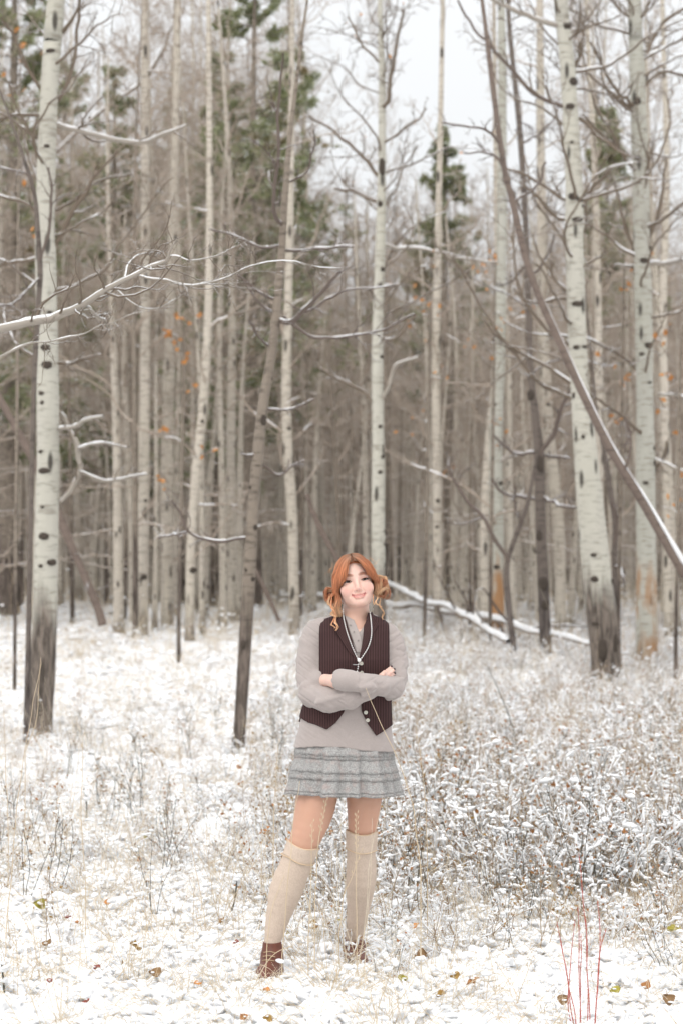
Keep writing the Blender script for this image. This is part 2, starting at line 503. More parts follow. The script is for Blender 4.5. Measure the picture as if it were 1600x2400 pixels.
def resample(Q, n):
    """smooth Catmull-Rom through the points of Q (any columns), n samples"""
    Q = np.asarray(Q, float)
    if len(Q) == 2: Q = np.stack([Q[0], Q.mean(0), Q[1]])
    E = np.concatenate([[2 * Q[0] - Q[1]], Q, [2 * Q[-1] - Q[-2]]])
    t = np.linspace(0, len(Q) - 1 - 1e-9, n); i = t.astype(int); u = (t - i)[:, None]
    a, b, c, d = E[i], E[i + 1], E[i + 2], E[i + 3]
    return .5 * (2 * b + (c - a) * u + (2 * a - 5 * b + 4 * c - d) * u ** 2 + (3 * b - a - 3 * c + d) * u ** 3)

# ------------------------------------------------------------------ the setting: snowy ground
def build_ground():
    def axis(lo, hi, fine_lo, fine_hi, step, growth=1.18):
        a = list(np.arange(fine_lo, fine_hi, step))
        s, x = step, a[-1]
        while x < hi: s *= growth; x += s; a.append(x)
        s, x = step, a[0]
        while x > lo: s *= growth; x -= s; a.insert(0, x)
        return np.array(a)
    xs = axis(-300, 300, -3.2, 3.2, 0.035); ys = axis(-60, 900, -2.2, 9.0, 0.04)
    X, Y = np.meshgrid(xs, ys)
    Z = gz(X, Y)
    V = np.stack([X, Y, Z], -1).reshape(-1, 3)
    nx, ny = len(xs), len(ys)
    i = np.arange(nx - 1)[None]; j = np.arange(ny - 1)[:, None]
    a = j * nx + i
    F = np.stack([a, a + 1, a + nx + 1, a + nx], -1).reshape(-1, 4)
    o = MB().add(V, F).build('ground', 'snowy_litter')
    o['kind'] = 'structure'; o['label'] = 'snow covered forest floor with dry grass showing through'
build_ground()

# ------------------------------------------------------------------ undergrowth (nobody could count it)
def proto_coll(name, objs):
    c = bpy.data.collections.new(name)
    for o in objs:
        COL.objects.unlink(o); c.objects.link(o)
    return c
def scatter(name, label, cat, pts, rot, scl, idx, coll):
    me = bpy.data.meshes.new(name)
    me.vertices.add(len(pts)); me.vertices.foreach_set('co', np.asarray(pts, np.float32).ravel())
    for nm, ty, dat, key in (('rot', 'FLOAT_VECTOR', rot, 'vector'), ('scl', 'FLOAT_VECTOR', scl, 'vector'), ('idx', 'INT', idx, 'value')):
        at = me.attributes.new(nm, ty, 'POINT')
        at.data.foreach_set(key, np.asarray(dat, np.int32 if ty == 'INT' else np.float32).ravel())
    o = link(name, me)
    g = bpy.data.node_groups.new(name, 'GeometryNodeTree')
    g.interface.new_socket('Geometry', in_out='INPUT', socket_type='NodeSocketGeometry')
    g.interface.new_socket('Geometry', in_out='OUTPUT', socket_type='NodeSocketGeometry')
    gi = g.nodes.new('NodeGroupInput'); go = g.nodes.new('NodeGroupOutput')
    ip = g.nodes.new('GeometryNodeInstanceOnPoints')
    ci = g.nodes.new('GeometryNodeCollectionInfo')
    ci.inputs['Collection'].default_value = coll
    ci.inputs['Separate Children'].default_value = True
    ci.inputs['Reset Children'].default_value = True
    def attr(nm, ty):
        a = g.nodes.new('GeometryNodeInputNamedAttribute'); a.data_type = ty
        a.inputs['Name'].default_value = nm
        return [s for s in a.outputs if s.enabled and s.name == 'Attribute'][0]
    g.links.new(gi.outputs[0], ip.inputs['Points'])
    g.links.new(ci.outputs[0], ip.inputs['Instance'])
    ip.inputs['Pick Instance'].default_value = True
    g.links.new(attr('idx', 'INT'), ip.inputs['Instance Index'])
    g.links.new(attr('rot', 'FLOAT_VECTOR'), ip.inputs['Rotation'])
    g.links.new(attr('scl', 'FLOAT_VECTOR'), ip.inputs['Scale'])
    g.links.new(ip.outputs[0], go.inputs[0])
    md = o.modifiers.new('scatter', 'NODES'); md.node_group = g
    return tag(o, label, cat, kind='stuff')

def along(rng, P, n):
    """n random points on each path"""
    M, N, _ = P.shape
    t = rng.uniform(0.15, 1.0, (M, n)) * (N - 1); i = np.minimum(t.astype(int), N - 2); f = (t - i)[..., None]
    m = np.arange(M)[:, None]
    return (P[m, i] * (1 - f) + P[m, i + 1] * f).reshape(-1, 3)

def leaf_cards(mb, rng, C, size, mi):
    """small curled dried leaves as bent quads"""
    n = len(C)
    if n == 0: return
    a = unit(rng.normal(size=(n, 3))); b = unit(np.cross(a, rng.normal(size=(n, 3)))); c = np.cross(a, b)
    s = rng.uniform(0.6, 1.2, (n, 1)) * size
    V = np.stack([C - a * s, C - b * s * .55 + c * s * .25, C + a * s, C + b * s * .55 + c * s * .25], 1)
    F = np.arange(n)[:, None] * 4 + np.array([[0, 1, 2, 3]])
    mb.add(V.reshape(-1, 3), F, mi)

def shrub_variant(seed):
    rng = np.random.default_rng(seed)
    mb = MB()
    n = rng.integers(6, 9)
    az = rng.uniform(0, 6.28, n); tl = rng.uniform(0.05, 0.75, n)
    d = np.stack([np.cos(az) * np.sin(tl), np.sin(az) * np.sin(tl), np.cos(tl)], -1)
    p0 = np.stack([rng.uniform(-.06, .06, n), rng.uniform(-.06, .06, n), np.full(n, -.03)], -1)
    L = rng.uniform(0.22, 0.46, n)
    P = walk(rng, p0, d, L, 7, 0.25, 0.02)
    R = np.full((n, 1), 0.0030) * np.linspace(1, .5, 7)[None]
    mb.tubes(P, R, 3, 0)
    C, CR = spawn(rng, P, R, 4, 0.25, 0.97, (0.25, 0.5), (30, 75), 6, 0.35, 0.03, rmin=0.0017)
    mb.tubes(C, CR, 3, 0)
    D, DR = spawn(rng, C, CR, 2, 0.3, 0.95, (0.3, 0.7), (30, 80), 5, 0.35, 0.02, rmin=0.0014)
    mb.tubes(D, DR, 3, 0)
    # snow lying along the upper side of the twigs, with a few larger pads in the forks
    for T, p_ in ((C, .62), (D, .55)):
        T = T[rng.random(len(T)) < p_]
        n_ = T.shape[1]; w = np.ones(n_); w[0] = .35; w[-1] = .5
        r_ = np.exp(rng.normal(math.log(.0043), .4, (len(T), 1))) * w[None] * rng.uniform(.35, 1.45, (len(T), n_))
        mb.tubes(T + np.array([0, 0, .004]), r_, 5, 1)
    q = np.concatenate([along(rng, C, 1), P[:, -1]])
    q = q[rng.random(len(q)) < 0.5]
    m = len(q)
    r = np.exp(rng.normal(math.log(.0080), .4, m))
    RR = np.stack([r * rng.uniform(1.0, 2.2, m), r * rng.uniform(.7, 1.2, m), r * rng.uniform(.5, .9, m)], -1)
    q[:, 2] += RR[:, 2] * .6
    blobs(mb, q, RR, 1, ICO1, 0.22, seed)
    k = rng.integers(6, 16)
    leaf_cards(mb, rng, D[rng.integers(0, len(D), k), -1] - np.array([0, 0, .01]), 0.014, 2)
    return mb.build('shrub_variant', ['shrub_stem' if seed % 9 else 'dark_stem', 'snow', 'dried_leaf' if seed % 2 else 'brown_leaf'])
def grass_variant(seed, tall=False):
    rng = np.random.default_rng(seed)
    mb = MB()
    n = 13 if not tall else 6
    az = rng.uniform(0, 6.28, n); tl = rng.uniform(0.05, 0.9 if not tall else 0.3, n)
    d = np.stack([np.cos(az) * np.sin(tl), np.sin(az) * np.sin(tl), np.cos(tl)], -1)
    p0 = np.stack([rng.normal(0, .035, n), rng.normal(0, .035, n), np.full(n, -.02)], -1)
    L = rng.uniform(0.12, 0.34, n) if not tall else rng.uniform(0.35, 0.75, n)
    P = walk(rng, p0, d, L, 7, 0.14, -0.09 if not tall else -.02)
    R = np.full((n, 1), 0.0016) * np.linspace(1, .35, 7)[None]
    mb.tubes(P, R, 3, 0)
    q = along(rng, P, 1); q = q[rng.random(len(q)) < (.5 if not tall else .15)]
    r = rng.uniform(0.006, 0.015, len(q))
    RR = np.stack([r * 1.6, r, r * .6], -1); q[:, 2] += r * .4
    blobs(mb, q, RR, 1, ICO1, 0.2, seed)
    return mb.build('grass_variant', ['straw' if seed % 2 else 'pale_straw', 'snow'])
def clump_variant(seed):
    """snow that settled in soft, merging lumps and ridges over bent grass"""
    rng = np.random.default_rng(seed)
    f = box_field((-.24, -.24, -.09), (.24, .24, .16), .006)
    f.ball((0, 0, -.030), (.20, .18, .045), .02)
    n = rng.integers(24, 36)
    for i in range(n):
        az = rng.uniform(0, 6.28); rr = abs(rng.normal(0, .09)); c = np.array([math.cos(az) * rr, math.sin(az) * rr, rng.uniform(.0, .06) * (1 - rr * 3)])
        L = rng.uniform(.01, .075); b = rng.uniform(0, 6.28)
        dv = np.array([math.cos(b) * L, math.sin(b) * L, rng.normal(0, .3) * L])
        c = np.clip(c, -.13, .13); r = np.exp(rng.normal(math.log(.0088), .35))
        f.capsule(c - dv / 2, c + dv / 2, r, r * rng.uniform(.5, 1), .016, sq=(1, 1, 1.35))
    for i in range(9):
        az = rng.uniform(0, 6.28); rr = rng.uniform(.05, .15); c = np.array([math.cos(az) * rr, math.sin(az) * rr, rng.uniform(-.01, .03)])
        f.ball(c, (rng.uniform(.008, .016), rng.uniform(.008, .014), rng.uniform(.008, .012)), .012)
    V, Q = f.mesh()
    V = V + .006 * np.stack([vnoise(V, 26, seed + 9 + j) for j in range(3)], -1) + .0035 * np.stack([vnoise(V, 75, seed + j) for j in range(3)], -1)
    mb = MB().add(V, Q, 0)
    k = 13
    az = rng.uniform(0, 6.28, k); d = np.stack([np.cos(az), np.sin(az), rng.uniform(.2, 1.5, k)], -1)
    P = walk(rng, np.stack([rng.normal(0, .07, k), rng.normal(0, .07, k), np.zeros(k)], -1), d, rng.uniform(.1, .26, k), 6, .15, -.14)
    mb.tubes(P, np.full((k, 1), .0014) * np.linspace(1, .4, 6)[None], 3, 1)
    return mb.build('clump_variant', ['snow', 'pale_straw' if seed % 2 else 'straw'])

def weed_variant(seed):
    """upright dry weed: a few brown stems with side shoots, curled leaves and crumbs of snow"""
    rng = np.random.default_rng(seed)
    mb = MB(); n = int(rng.integers(2, 5))
    az = rng.uniform(0, 6.28, n); tl = rng.uniform(0.0, 0.35, n)
    d = np.stack([np.cos(az) * np.sin(tl), np.sin(az) * np.sin(tl), np.cos(tl)], -1)
    P = walk(rng, np.stack([rng.normal(0, .03, n), rng.normal(0, .03, n), np.full(n, -.02)], -1), d, rng.uniform(.32, .62, n), 9, .16, .02)
    R = np.full((n, 1), .0026) * np.linspace(1, .45, 9)[None]
    mb.tubes(P, R, 4, 0)
    C, CR = spawn(rng, P, R, 6, .3, .98, (.12, .32), (25, 60), 5, .3, .06, rmin=.0014); mb.tubes(C, CR, 3, 0)
    D, DR = spawn(rng, C, CR, 2, .3, .98, (.25, .6), (25, 60), 3, .3, .04, rmin=.0012); mb.tubes(D, DR, 3, 0)
    leaf_cards(mb, rng, np.concatenate([C[:, -1], D[rng.integers(0, len(D), 8), -1]]), .013, 2)
    q = along(rng, C, 1); q = q[rng.random(len(q)) < .45]; r = rng.uniform(.006, .013, len(q))
    blobs(mb, q + np.array([0, 0, .005]), np.stack([r * 1.6, r, r * .7], -1), 1, ICO1, .2, seed)
    return mb.build('weed_variant', ['shrub_stem' if seed % 3 else 'dark_stem', 'snow', ('dried_leaf', 'brown_leaf', 'ochre_leaf')[seed % 3]])

def zone_points(rng, y0, y1, dens, xmargin=1.35, keep=None):
    """random ground points in the widening strip the camera sees, and beside it"""
    n = int(dens * (y1 - y0) * 2 * (0.141 * xmargin * (y1 + CAM_D) + 1.2) )
    y = rng.uniform(y0, y1, n); hw = 0.141 * xmargin * (y1 + CAM_D) + 1.2
    x = rng.uniform(-hw, hw, n)
    ok = np.abs(x) < 0.141 * xmargin * (y + CAM_D) + 1.2
    for fx, fy, fr in ((-0.275, -.03, .085), (0.05, .25, .075)):
        ok &= (x - fx) ** 2 + (y - fy) ** 2 > fr ** 2
    if keep is not None: ok &= rng.random(n) < keep(x, y)
    x, y = x[ok], y[ok]
    return np.stack([x, y, gz(x, y)], -1)
def build_undergrowth():
    rng = np.random.default_rng(11)
    shrubs = proto_coll('shrub_variants', [shrub_variant(100 + i) for i in range(9)])
    grass = proto_coll('grass_variants', [grass_variant(200 + i) for i in range(6)] + [grass_variant(220 + i, True) for i in range(3)])
    clumps = proto_coll('clump_variants', [clump_variant(300 + i) for i in range(8)])
    def patch(x, y, sc, sd): return vnoise(np.stack([x, y, np.zeros_like(x)], -1), sc, sd) * .5 + .5
    def kshrub(x, y):
        d = y + CAM_D
        right = np.clip((x / d + 0.055) / 0.05, 0, 1)
        near = np.clip((y + .9) / 3.6 + .5 * (patch(x, y, 1.3, 23) - .5), 0, 1) ** 1.4
        return np.clip((0.50 + 0.5 * right) * (0.06 + .94 * near) * (0.35 + 0.9 * patch(x, y, .9, 21)), 0, 1)
    P = np.concatenate([zone_points(rng, -1.2, 7, 34, keep=kshrub), zone_points(rng, 7, 16, 22, keep=kshrub), zone_points(rng, 16, 34, 13, keep=kshrub)])
    n = len(P); d = P[:, 1] + CAM_D
    right = np.clip((P[:, 0] / d + 0.05) / 0.06, 0, 1)
    s = rng.uniform(.55, 1.15, n) * (0.48 + 0.6 * right)
    s *= np.interp(P[:, 1], [-1, .5, 2.5, 9, 16, 30], [.5, .62, 1.0, 1.0, .8, .75])
    scatter('snowy_shrub_cover', 'low twiggy undergrowth loaded with small snow clumps across the clearing', 'undergrowth', P,
            np.stack([rng.normal(0, .12, n), rng.normal(0, .12, n), rng.uniform(0, 6.28, n)], -1),
            np.stack([s, s, s], -1), rng.integers(0, 9, n), shrubs)
    weeds = proto_coll('weed_variants', [weed_variant(330 + i) for i in range(7)])
    def kweed(x, y):
        return np.clip((.25 + .75 * np.clip((x / (y + CAM_D) + .04) / .06, 0, 1)) * np.clip((y + .4) / 1.5, .1, 1) * (.2 + 1.3 * patch(x, y, .7, 51)), 0, 1)
    P = np.concatenate([zone_points(rng, -1.0, 8, 9, keep=kweed), zone_points(rng, 8, 18, 5, keep=kweed), zone_points(rng, 18, 40, 2, keep=kweed)])
    n = len(P); s = rng.uniform(.55, 1.1, n) * np.interp(P[:, 1], [-1, .8, 2, 9, 18], [.55, .75, 1, 1, .7])
    scatter('dry_weeds', 'upright brown dry weeds with curled leaves standing out of the snow', 'weeds', P,
            np.stack([rng.normal(0, .12, n), rng.normal(0, .12, n), rng.uniform(0, 6.28, n)], -1),
            np.stack([s, s, s], -1), rng.integers(0, 7, n), weeds)
    def kgrass(x, y): return np.interp(y, [-1.6, -.4, 1], [.75, .9, 1]) * np.clip(0.12 + 1.15 * (patch(x, y, 1.1, 31) - .25) + .35 * np.clip(x / (y + CAM_D) / .05, 0, 1) * np.clip(y / 2, 0, 1), 0.1, 1)
    P = np.concatenate([zone_points(rng, -1.6, 4, 33, keep=kgrass), zone_points(rng, 4, 14, 15, keep=kgrass), zone_points(rng, 14, 40, 4.5, keep=kgrass), zone_points(rng, 40, 70, 2.0)])
    n = len(P); s = rng.uniform(.6, 1.25, n) * np.interp(P[:, 1], [12, 30], [1, 1.9])
    ix = np.where(rng.random(n) < .86, rng.integers(0, 6, n), rng.integers(6, 9, n))
    scatter('dry_grass', 'thin straw coloured dry grass poking out of the snow', 'grass', P,
            np.stack([rng.normal(0, .15, n), rng.normal(0, .15, n), rng.uniform(0, 6.28, n)], -1),
            np.stack([s, s, s], -1), ix, grass)
    P = np.concatenate([zone_points(rng, -1.8, 3, 42), zone_points(rng, 3, 10, 26), zone_points(rng, 10, 26, 13), zone_points(rng, 26, 48, 4)])
    n = len(P); s = rng.uniform(.6, 1.2, n) * np.where(P[:, 1] > 14, 1.5, 1.0)
    B = []                                   # snow pushed up round the boots
    for bx, by in ((-0.305, -.12), (0.055, .17)):
        for a in np.linspace(2.6, 6.9, 9): B.append((bx + math.cos(a) * .10, by + math.sin(a) * .075))
    B = np.array(B); P = np.concatenate([P, np.stack([B[:, 0], B[:, 1], gz(B[:, 0], B[:, 1]) + .006], -1)]); s = np.concatenate([s, rng.uniform(.4, .6, len(B))]); n = len(P)
    scatter('snow_clumps', 'soft white lumps of fresh snow lying over bent grass', 'snow', P,
            np.stack([rng.normal(0, .1, n), rng.normal(0, .1, n), rng.uniform(0, 6.28, n)], -1),
            np.stack([s, s, s], -1), rng.integers(0, 8, n), clumps)
build_undergrowth()

# ------------------------------------------------------------------ trees
def snow_strip(mb, rng, P, R, mi=0, cover=0.7, k=1.0):
    """patches of snow lying along the top of limbs; P list of (N,3)"""
    for p, r in zip(P, R):
        n = len(p); tg = unit(np.gradient(p, axis=0))
        i = 0
        while i < n - 2:
            w = int(rng.integers(3, 9))
            j = min(n, i + w)
            if rng.random() < cover and j - i >= 3:
                seg = p[i:j].copy(); rr = r[i:j] * rng.uniform(.7, 1.05) * k + .002
                flatness = np.sqrt(np.clip(1 - tg[i:j, 2] ** 2, 0.05, 1))
                seg[:, 2] += r[i:j] * .75 * flatness
                e = np.ones(j - i); e[0] = e[-1] = .15
                mb.tubes(seg, rr * e * flatness, 6, mi)
            i = j - 1

def explicit_tree(name, label, cat, trunk, d, bark, limbs=(), top=3.0, seed=0, twig='aspen_twig', limb_mat=None,
                  n_auto=0, auto_t=(0.4, .97), auto_len=(0.12, 0.28), knots=(), sides=14, snow=0.5, group=None, flare=1.25, leaves=None, sink=0.35, sub=(5, 4), wig=.32):
    """a tree traced by its centre line (x, y, width in the 1568-wide view), d metres from the lens"""
    rng = np.random.default_rng(seed)
    A = np.array([np.concatenate([SD(x, y, d), [w * K / FPX * d / 2]]) for x, y, w in trunk])
    base = A[0].copy(); base[2] = float(gz(base[0], base[1])) - sink * 0.3; base[3] = A[0][3] * flare
    if A[0][2] - base[2] > .05: A = np.concatenate([[base], A])
    if top:
        t = A[-1] - A[-2]; t = t / np.linalg.norm(t[:3]); e = A[-1] + t * top; e[3] = A[-1][3] * .45; e[1] += rng.normal() * .2
        A = np.concatenate([A, [e]])
    T = resample(A, 46)
    sway = np.stack([np.zeros(46), 0.06 * vnoise(np.stack([T[:, 2], T[:, 2] * 0, T[:, 2] * 0 + seed], -1), .5, seed), np.zeros(46)], -1)
    TP = T[:, :3] + sway; TR = np.maximum(T[:, 3], .008)
    root = thing(name, label, cat, tuple(TP[0]), group)
    loc = TP[0]
    mb = MB(); mb.tubes(TP, TR, sides)
    V = mb.v[0].reshape(46, sides, 3); ax = TP[:, None]
    n3 = vnoise(V.reshape(-1, 3), 3.0, seed).reshape(46, sides, 1) * .08
    lump = 0.12 * np.exp(-np.linspace(0, 46, 46) / 2.0)[:, None, None] * np.sin(np.arange(sides) * 2 * math.pi * 3 / sides + seed)[None, :, None]
    mb.v[0] = (ax + (V - ax) * (1 + n3 + lump)).reshape(-1, 3)
    mb.build('trunk', bark, root, loc=loc)
    LP, LR, pale = [], [], []
    for lb in limbs:
        pts, mat = (lb[0], lb[1]) if isinstance(lb, tuple) else (lb, 0)
        dz = rng.normal() * .35
        q = np.array([np.concatenate([SD(x, y, d + dz * i / max(1, len(pts) - 1)), [w * K / FPX * d / 2]]) for i, (x, y, w) in enumerate(pts)])
        q = resample(q, 24); e_ = np.minimum(1, np.linspace(0, 5, 24))[:, None] * max(d, 20) / 25
        q[:, :3] += (.034 * np.stack([vnoise(q[:, :3], 2.6, seed + 5 + j) for j in range(3)], -1) + .018 * np.stack([vnoise(q[:, :3], 8, seed + 15 + j) for j in range(3)], -1)) * e_
        LP.append(q[:, :3]); LR.append(np.maximum(q[:, 3], .0016 if d < 14 else .004)); pale.append(mat)
    mbs = MB()
    for k, (p, r) in enumerate(zip(LP, LR)):
        m = MB(); m.tubes(p, r, 8); m.build('branch', pale[k] or limb_mat or twig, root, loc=loc)
    if LP: snow_strip(mbs, rng, LP, LR, 0, snow * .7, .6)
    mt = MB()
    PP, RR = [], []
    if LP: PP.append(np.stack(LP)); RR.append(np.stack(LR))
    if n_auto:
        hf = np.linspace(*auto_t, n_auto) + rng.normal(0, .01, n_auto)
        i = np.clip((hf * 45), 0, 44).astype(int); p0 = TP[i]; H = np.linalg.norm(TP[-1] - TP[0])
        az = rng.uniform(0, 6.28, n_auto); el = rng.uniform(0.1, 1.0, n_auto)
        dd = np.stack([np.cos(az) * np.cos(el), np.sin(az) * np.cos(el), np.sin(el)], -1)
        L = H * rng.uniform(*auto_len, n_auto) * (1.25 - .6 * hf)
        P = walk(rng, p0, dd, L, 24, .22, .012)
        r0 = np.minimum(TR[i] * .28, L * .0085 + .004)
        R = r0[:, None] * np.linspace(1, .22, 24)[None]
        mt.tubes(P, R, 6); PP.append(P); RR.append(R)
        snow_strip(mbs, rng, list(P), list(R), 0, snow * .55)
    if PP:
        P, R = np.concatenate(PP), np.concatenate(RR)
        C, CR = spawn(rng, P, R, sub[0] + 2, .2, .97, (.18, .42), (30, 70), 7, wig, .03, rmin=.00017 * d)
        mt.tubes(C, CR, 4)
        D, DR = spawn(rng, C, CR, sub[1], .25, .97, (.25, .55), (25, 65), 5, wig, .03, rmin=.00013 * d)
        mt.tubes(D, DR, 3)
        if n_auto:
            E, ER = spawn(rng, D, DR, 2, .3, .97, (.3, .6), (25, 65), 4, wig, .03, rmin=.00011 * d)
            mt.tubes(E, ER, 3)
        o = mt.build('twigs', twig, root, loc=loc); o['kind'] = 'stuff'
        if leaves:
            ml = MB(); nl, lm, sz = leaves
            k = rng.integers(0, len(D), nl)
            leaf_cards(ml, rng, D[k, -1], sz, 0)
            o = ml.build('leaves', lm, root, loc=loc); o['kind'] = 'stuff'
    if mbs.v: o = mbs.build('snow_cover', 'snow', root, loc=loc); o['kind'] = 'stuff'
    # branch scars: raised dark eyes on the bark
    for (x, y, w, h) in knots:
        z = SD(x, y, d)[2]; i = int(np.argmin(np.abs(TP[:, 2] - z)))
        i = min(max(i, 1), 44)
        f = np.clip((z - TP[i - 1, 2]) / (TP[i + 1, 2] - TP[i - 1, 2] + 1e-9), 0, 1)
        c = TP[i - 1] * (1 - f) + TP[i + 1] * f; r = TR[i]
        px = SD(x, y, d)[0]; s = np.clip((px - c[0]) / r, -.97, .97)
        q = c + np.array([s * r, -math.sqrt(1 - s * s) * r, 0]) * 1.0
        rw, rh = w * K / FPX * d / 2, h * K / FPX * d / 2
        nv = unit(q - c); tv = np.cross(nv, [0, 0, 1.0]); U = ICO2[0] * (1 + .10 * np.random.default_rng(int(x * 7 + y)).normal(size=(len(ICO2[0]), 1)))
        m = MB(); m.add(q + U[:, :1] * tv * rw + U[:, 1:2] * nv * rw * .28 + U[:, 2:] * np.array([0, 0, rh]), ICO2[1])
        m.build('knot', 'knot', root, loc=loc)
    return root

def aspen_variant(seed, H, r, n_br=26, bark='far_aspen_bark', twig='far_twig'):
    """meshes of one slender forest aspen: trunk and crown"""
    rng = np.random.default_rng(seed)
    n = 22; z = np.linspace(-.2, H, n)
    a = rng.uniform(0, 6.28); lean = rng.normal(0, .02) 
    T = np.stack([lean * z + .16 * np.sin(z * .35 + a) * z / H, .02 * z * math.sin(a) + .12 * np.cos(z * .3 + a) * z / H, z], -1)
    R = r * (1 - .85 * (np.clip(z, 0, H) / H) ** 1.1); R[0] *= 1.3
    tr = MB().tubes(T, R, 9)
    trunk = tr.build('trunk', bark)
    hf = np.linspace(.42, .98, n_br) + rng.normal(0, .01, n_br); hf = np.clip(hf, .3, .985); hf[:3] = rng.uniform(.12, .4, 3)
    i = np.clip(hf * (n - 1), 0, n - 2).astype(int)
    az = rng.uniform(0, 6.28, n_br); el = np.where(hf < .45, rng.uniform(-.2, .5, n_br), rng.uniform(.3, 1.1, n_br))
    dd = np.stack([np.cos(az) * np.cos(el), np.sin(az) * np.cos(el), np.sin(el)], -1)
    L = H * rng.uniform(.08, .2, n_br) * (1.2 - .6 * hf)
    P = walk(rng, T[i], dd, L, 8, .25, .03)
    Rb = np.minimum(R[i] * .4, L * .013 + .004)[:, None] * np.linspace(1, .3, 8)[None]
    m = MB(); m.tubes(P, Rb, 4)
    C, CR = spawn(rng, P, Rb, 7, .2, .97, (.25, .55), (30, 70), 5, .3, .03, rmin=.0058)
    m.tubes(C, CR, 3)
    D, DR = spawn(rng, C, CR, 4, .25, .97, (.35, .7), (25, 65), 3, .3, .03, rmin=.0048)
    m.tubes(D, DR, 3)
    crown = m.build('crown', twig)
    return trunk, crown

def pine_variant(seed, H, crown_from=.25, spread=.17, dens=1.0):
    rng = np.random.default_rng(seed)
    n = 16; z = np.linspace(-.2, H, n)
    T = np.stack([.1 * np.sin(z * .2), .1 * np.cos(z * .3), z], -1)
    R = .015 * H * (1 - .93 * np.clip(z, 0, H) / H)
    trunk = MB().tubes(T, R, 8).build('trunk', 'brown_bark')
    nb = int(85 * dens); hf = np.sort(rng.uniform(crown_from, .99, nb))
    i = np.clip(hf * (n - 1), 0, n - 2).astype(int); f = (hf * (n - 1) - i)[:, None]
    p0 = T[i] * (1 - f) + T[i + 1] * f
    az = rng.uniform(0, 6.28, nb); el = rng.uniform(-.15, .45, nb)
    dd = np.stack([np.cos(az) * np.cos(el), np.sin(az) * np.cos(el), np.sin(el)], -1)
    rel = (hf - crown_from) / (1 - crown_from)
    L = H * spread * np.clip(np.minimum(1.15 - rel, .55 + rel * 2.2), .12, 1) * rng.uniform(.6, 1.1, nb)
    P = walk(rng, p0, dd, L, 7, .2, .03); Rb = (L * .012 + .006)[:, None] * np.linspace(1, .3, 7)[None]
    m = MB(); m.tubes(P, Rb, 4, 0)
    C, CR = spawn(rng, P, Rb, 7, .25, 1, (.2, .4), (30, 65), 4, .25, .06, rmin=.006); m.tubes(C, CR, 3, 0)
    q = np.concatenate([along(rng, C, 3), C[:, -1], P[:, -1]])
    # a tuft of needles: several long thin blades fanned out from each point
    k = 9; M = len(q)
    dirs = unit(rng.normal(size=(M, k, 3)) + np.array([0, 0, .5])); side = unit(np.cross(dirs, rng.normal(size=(M, k, 3))))
    ln = rng.uniform(.12, .24, (M, k, 1)); w = .022
    b = q[:, None, :]
    V = np.stack([b - side * w, b + side * w, b + dirs * ln], 2).reshape(-1, 3)
    F = np.arange(M * k)[:, None] * 3 + np.array([[0, 1, 2]])
    m.add(V, F, 1)
    crown = m.build('crown', ['brown_bark', 'pine_needles'])
    return trunk, crown

def copy_tree(variant, name, label, cat, loc, rz, s, group):
    r = thing(name, label, cat, loc, group)
    r.rotation_euler = (0, 0, rz); r.scale = (s, s, s)
    for ch in variant:
        c = ch.copy(); COL.objects.link(c); c.parent = r; c.name = ch.name.split('.')[0]
    return r

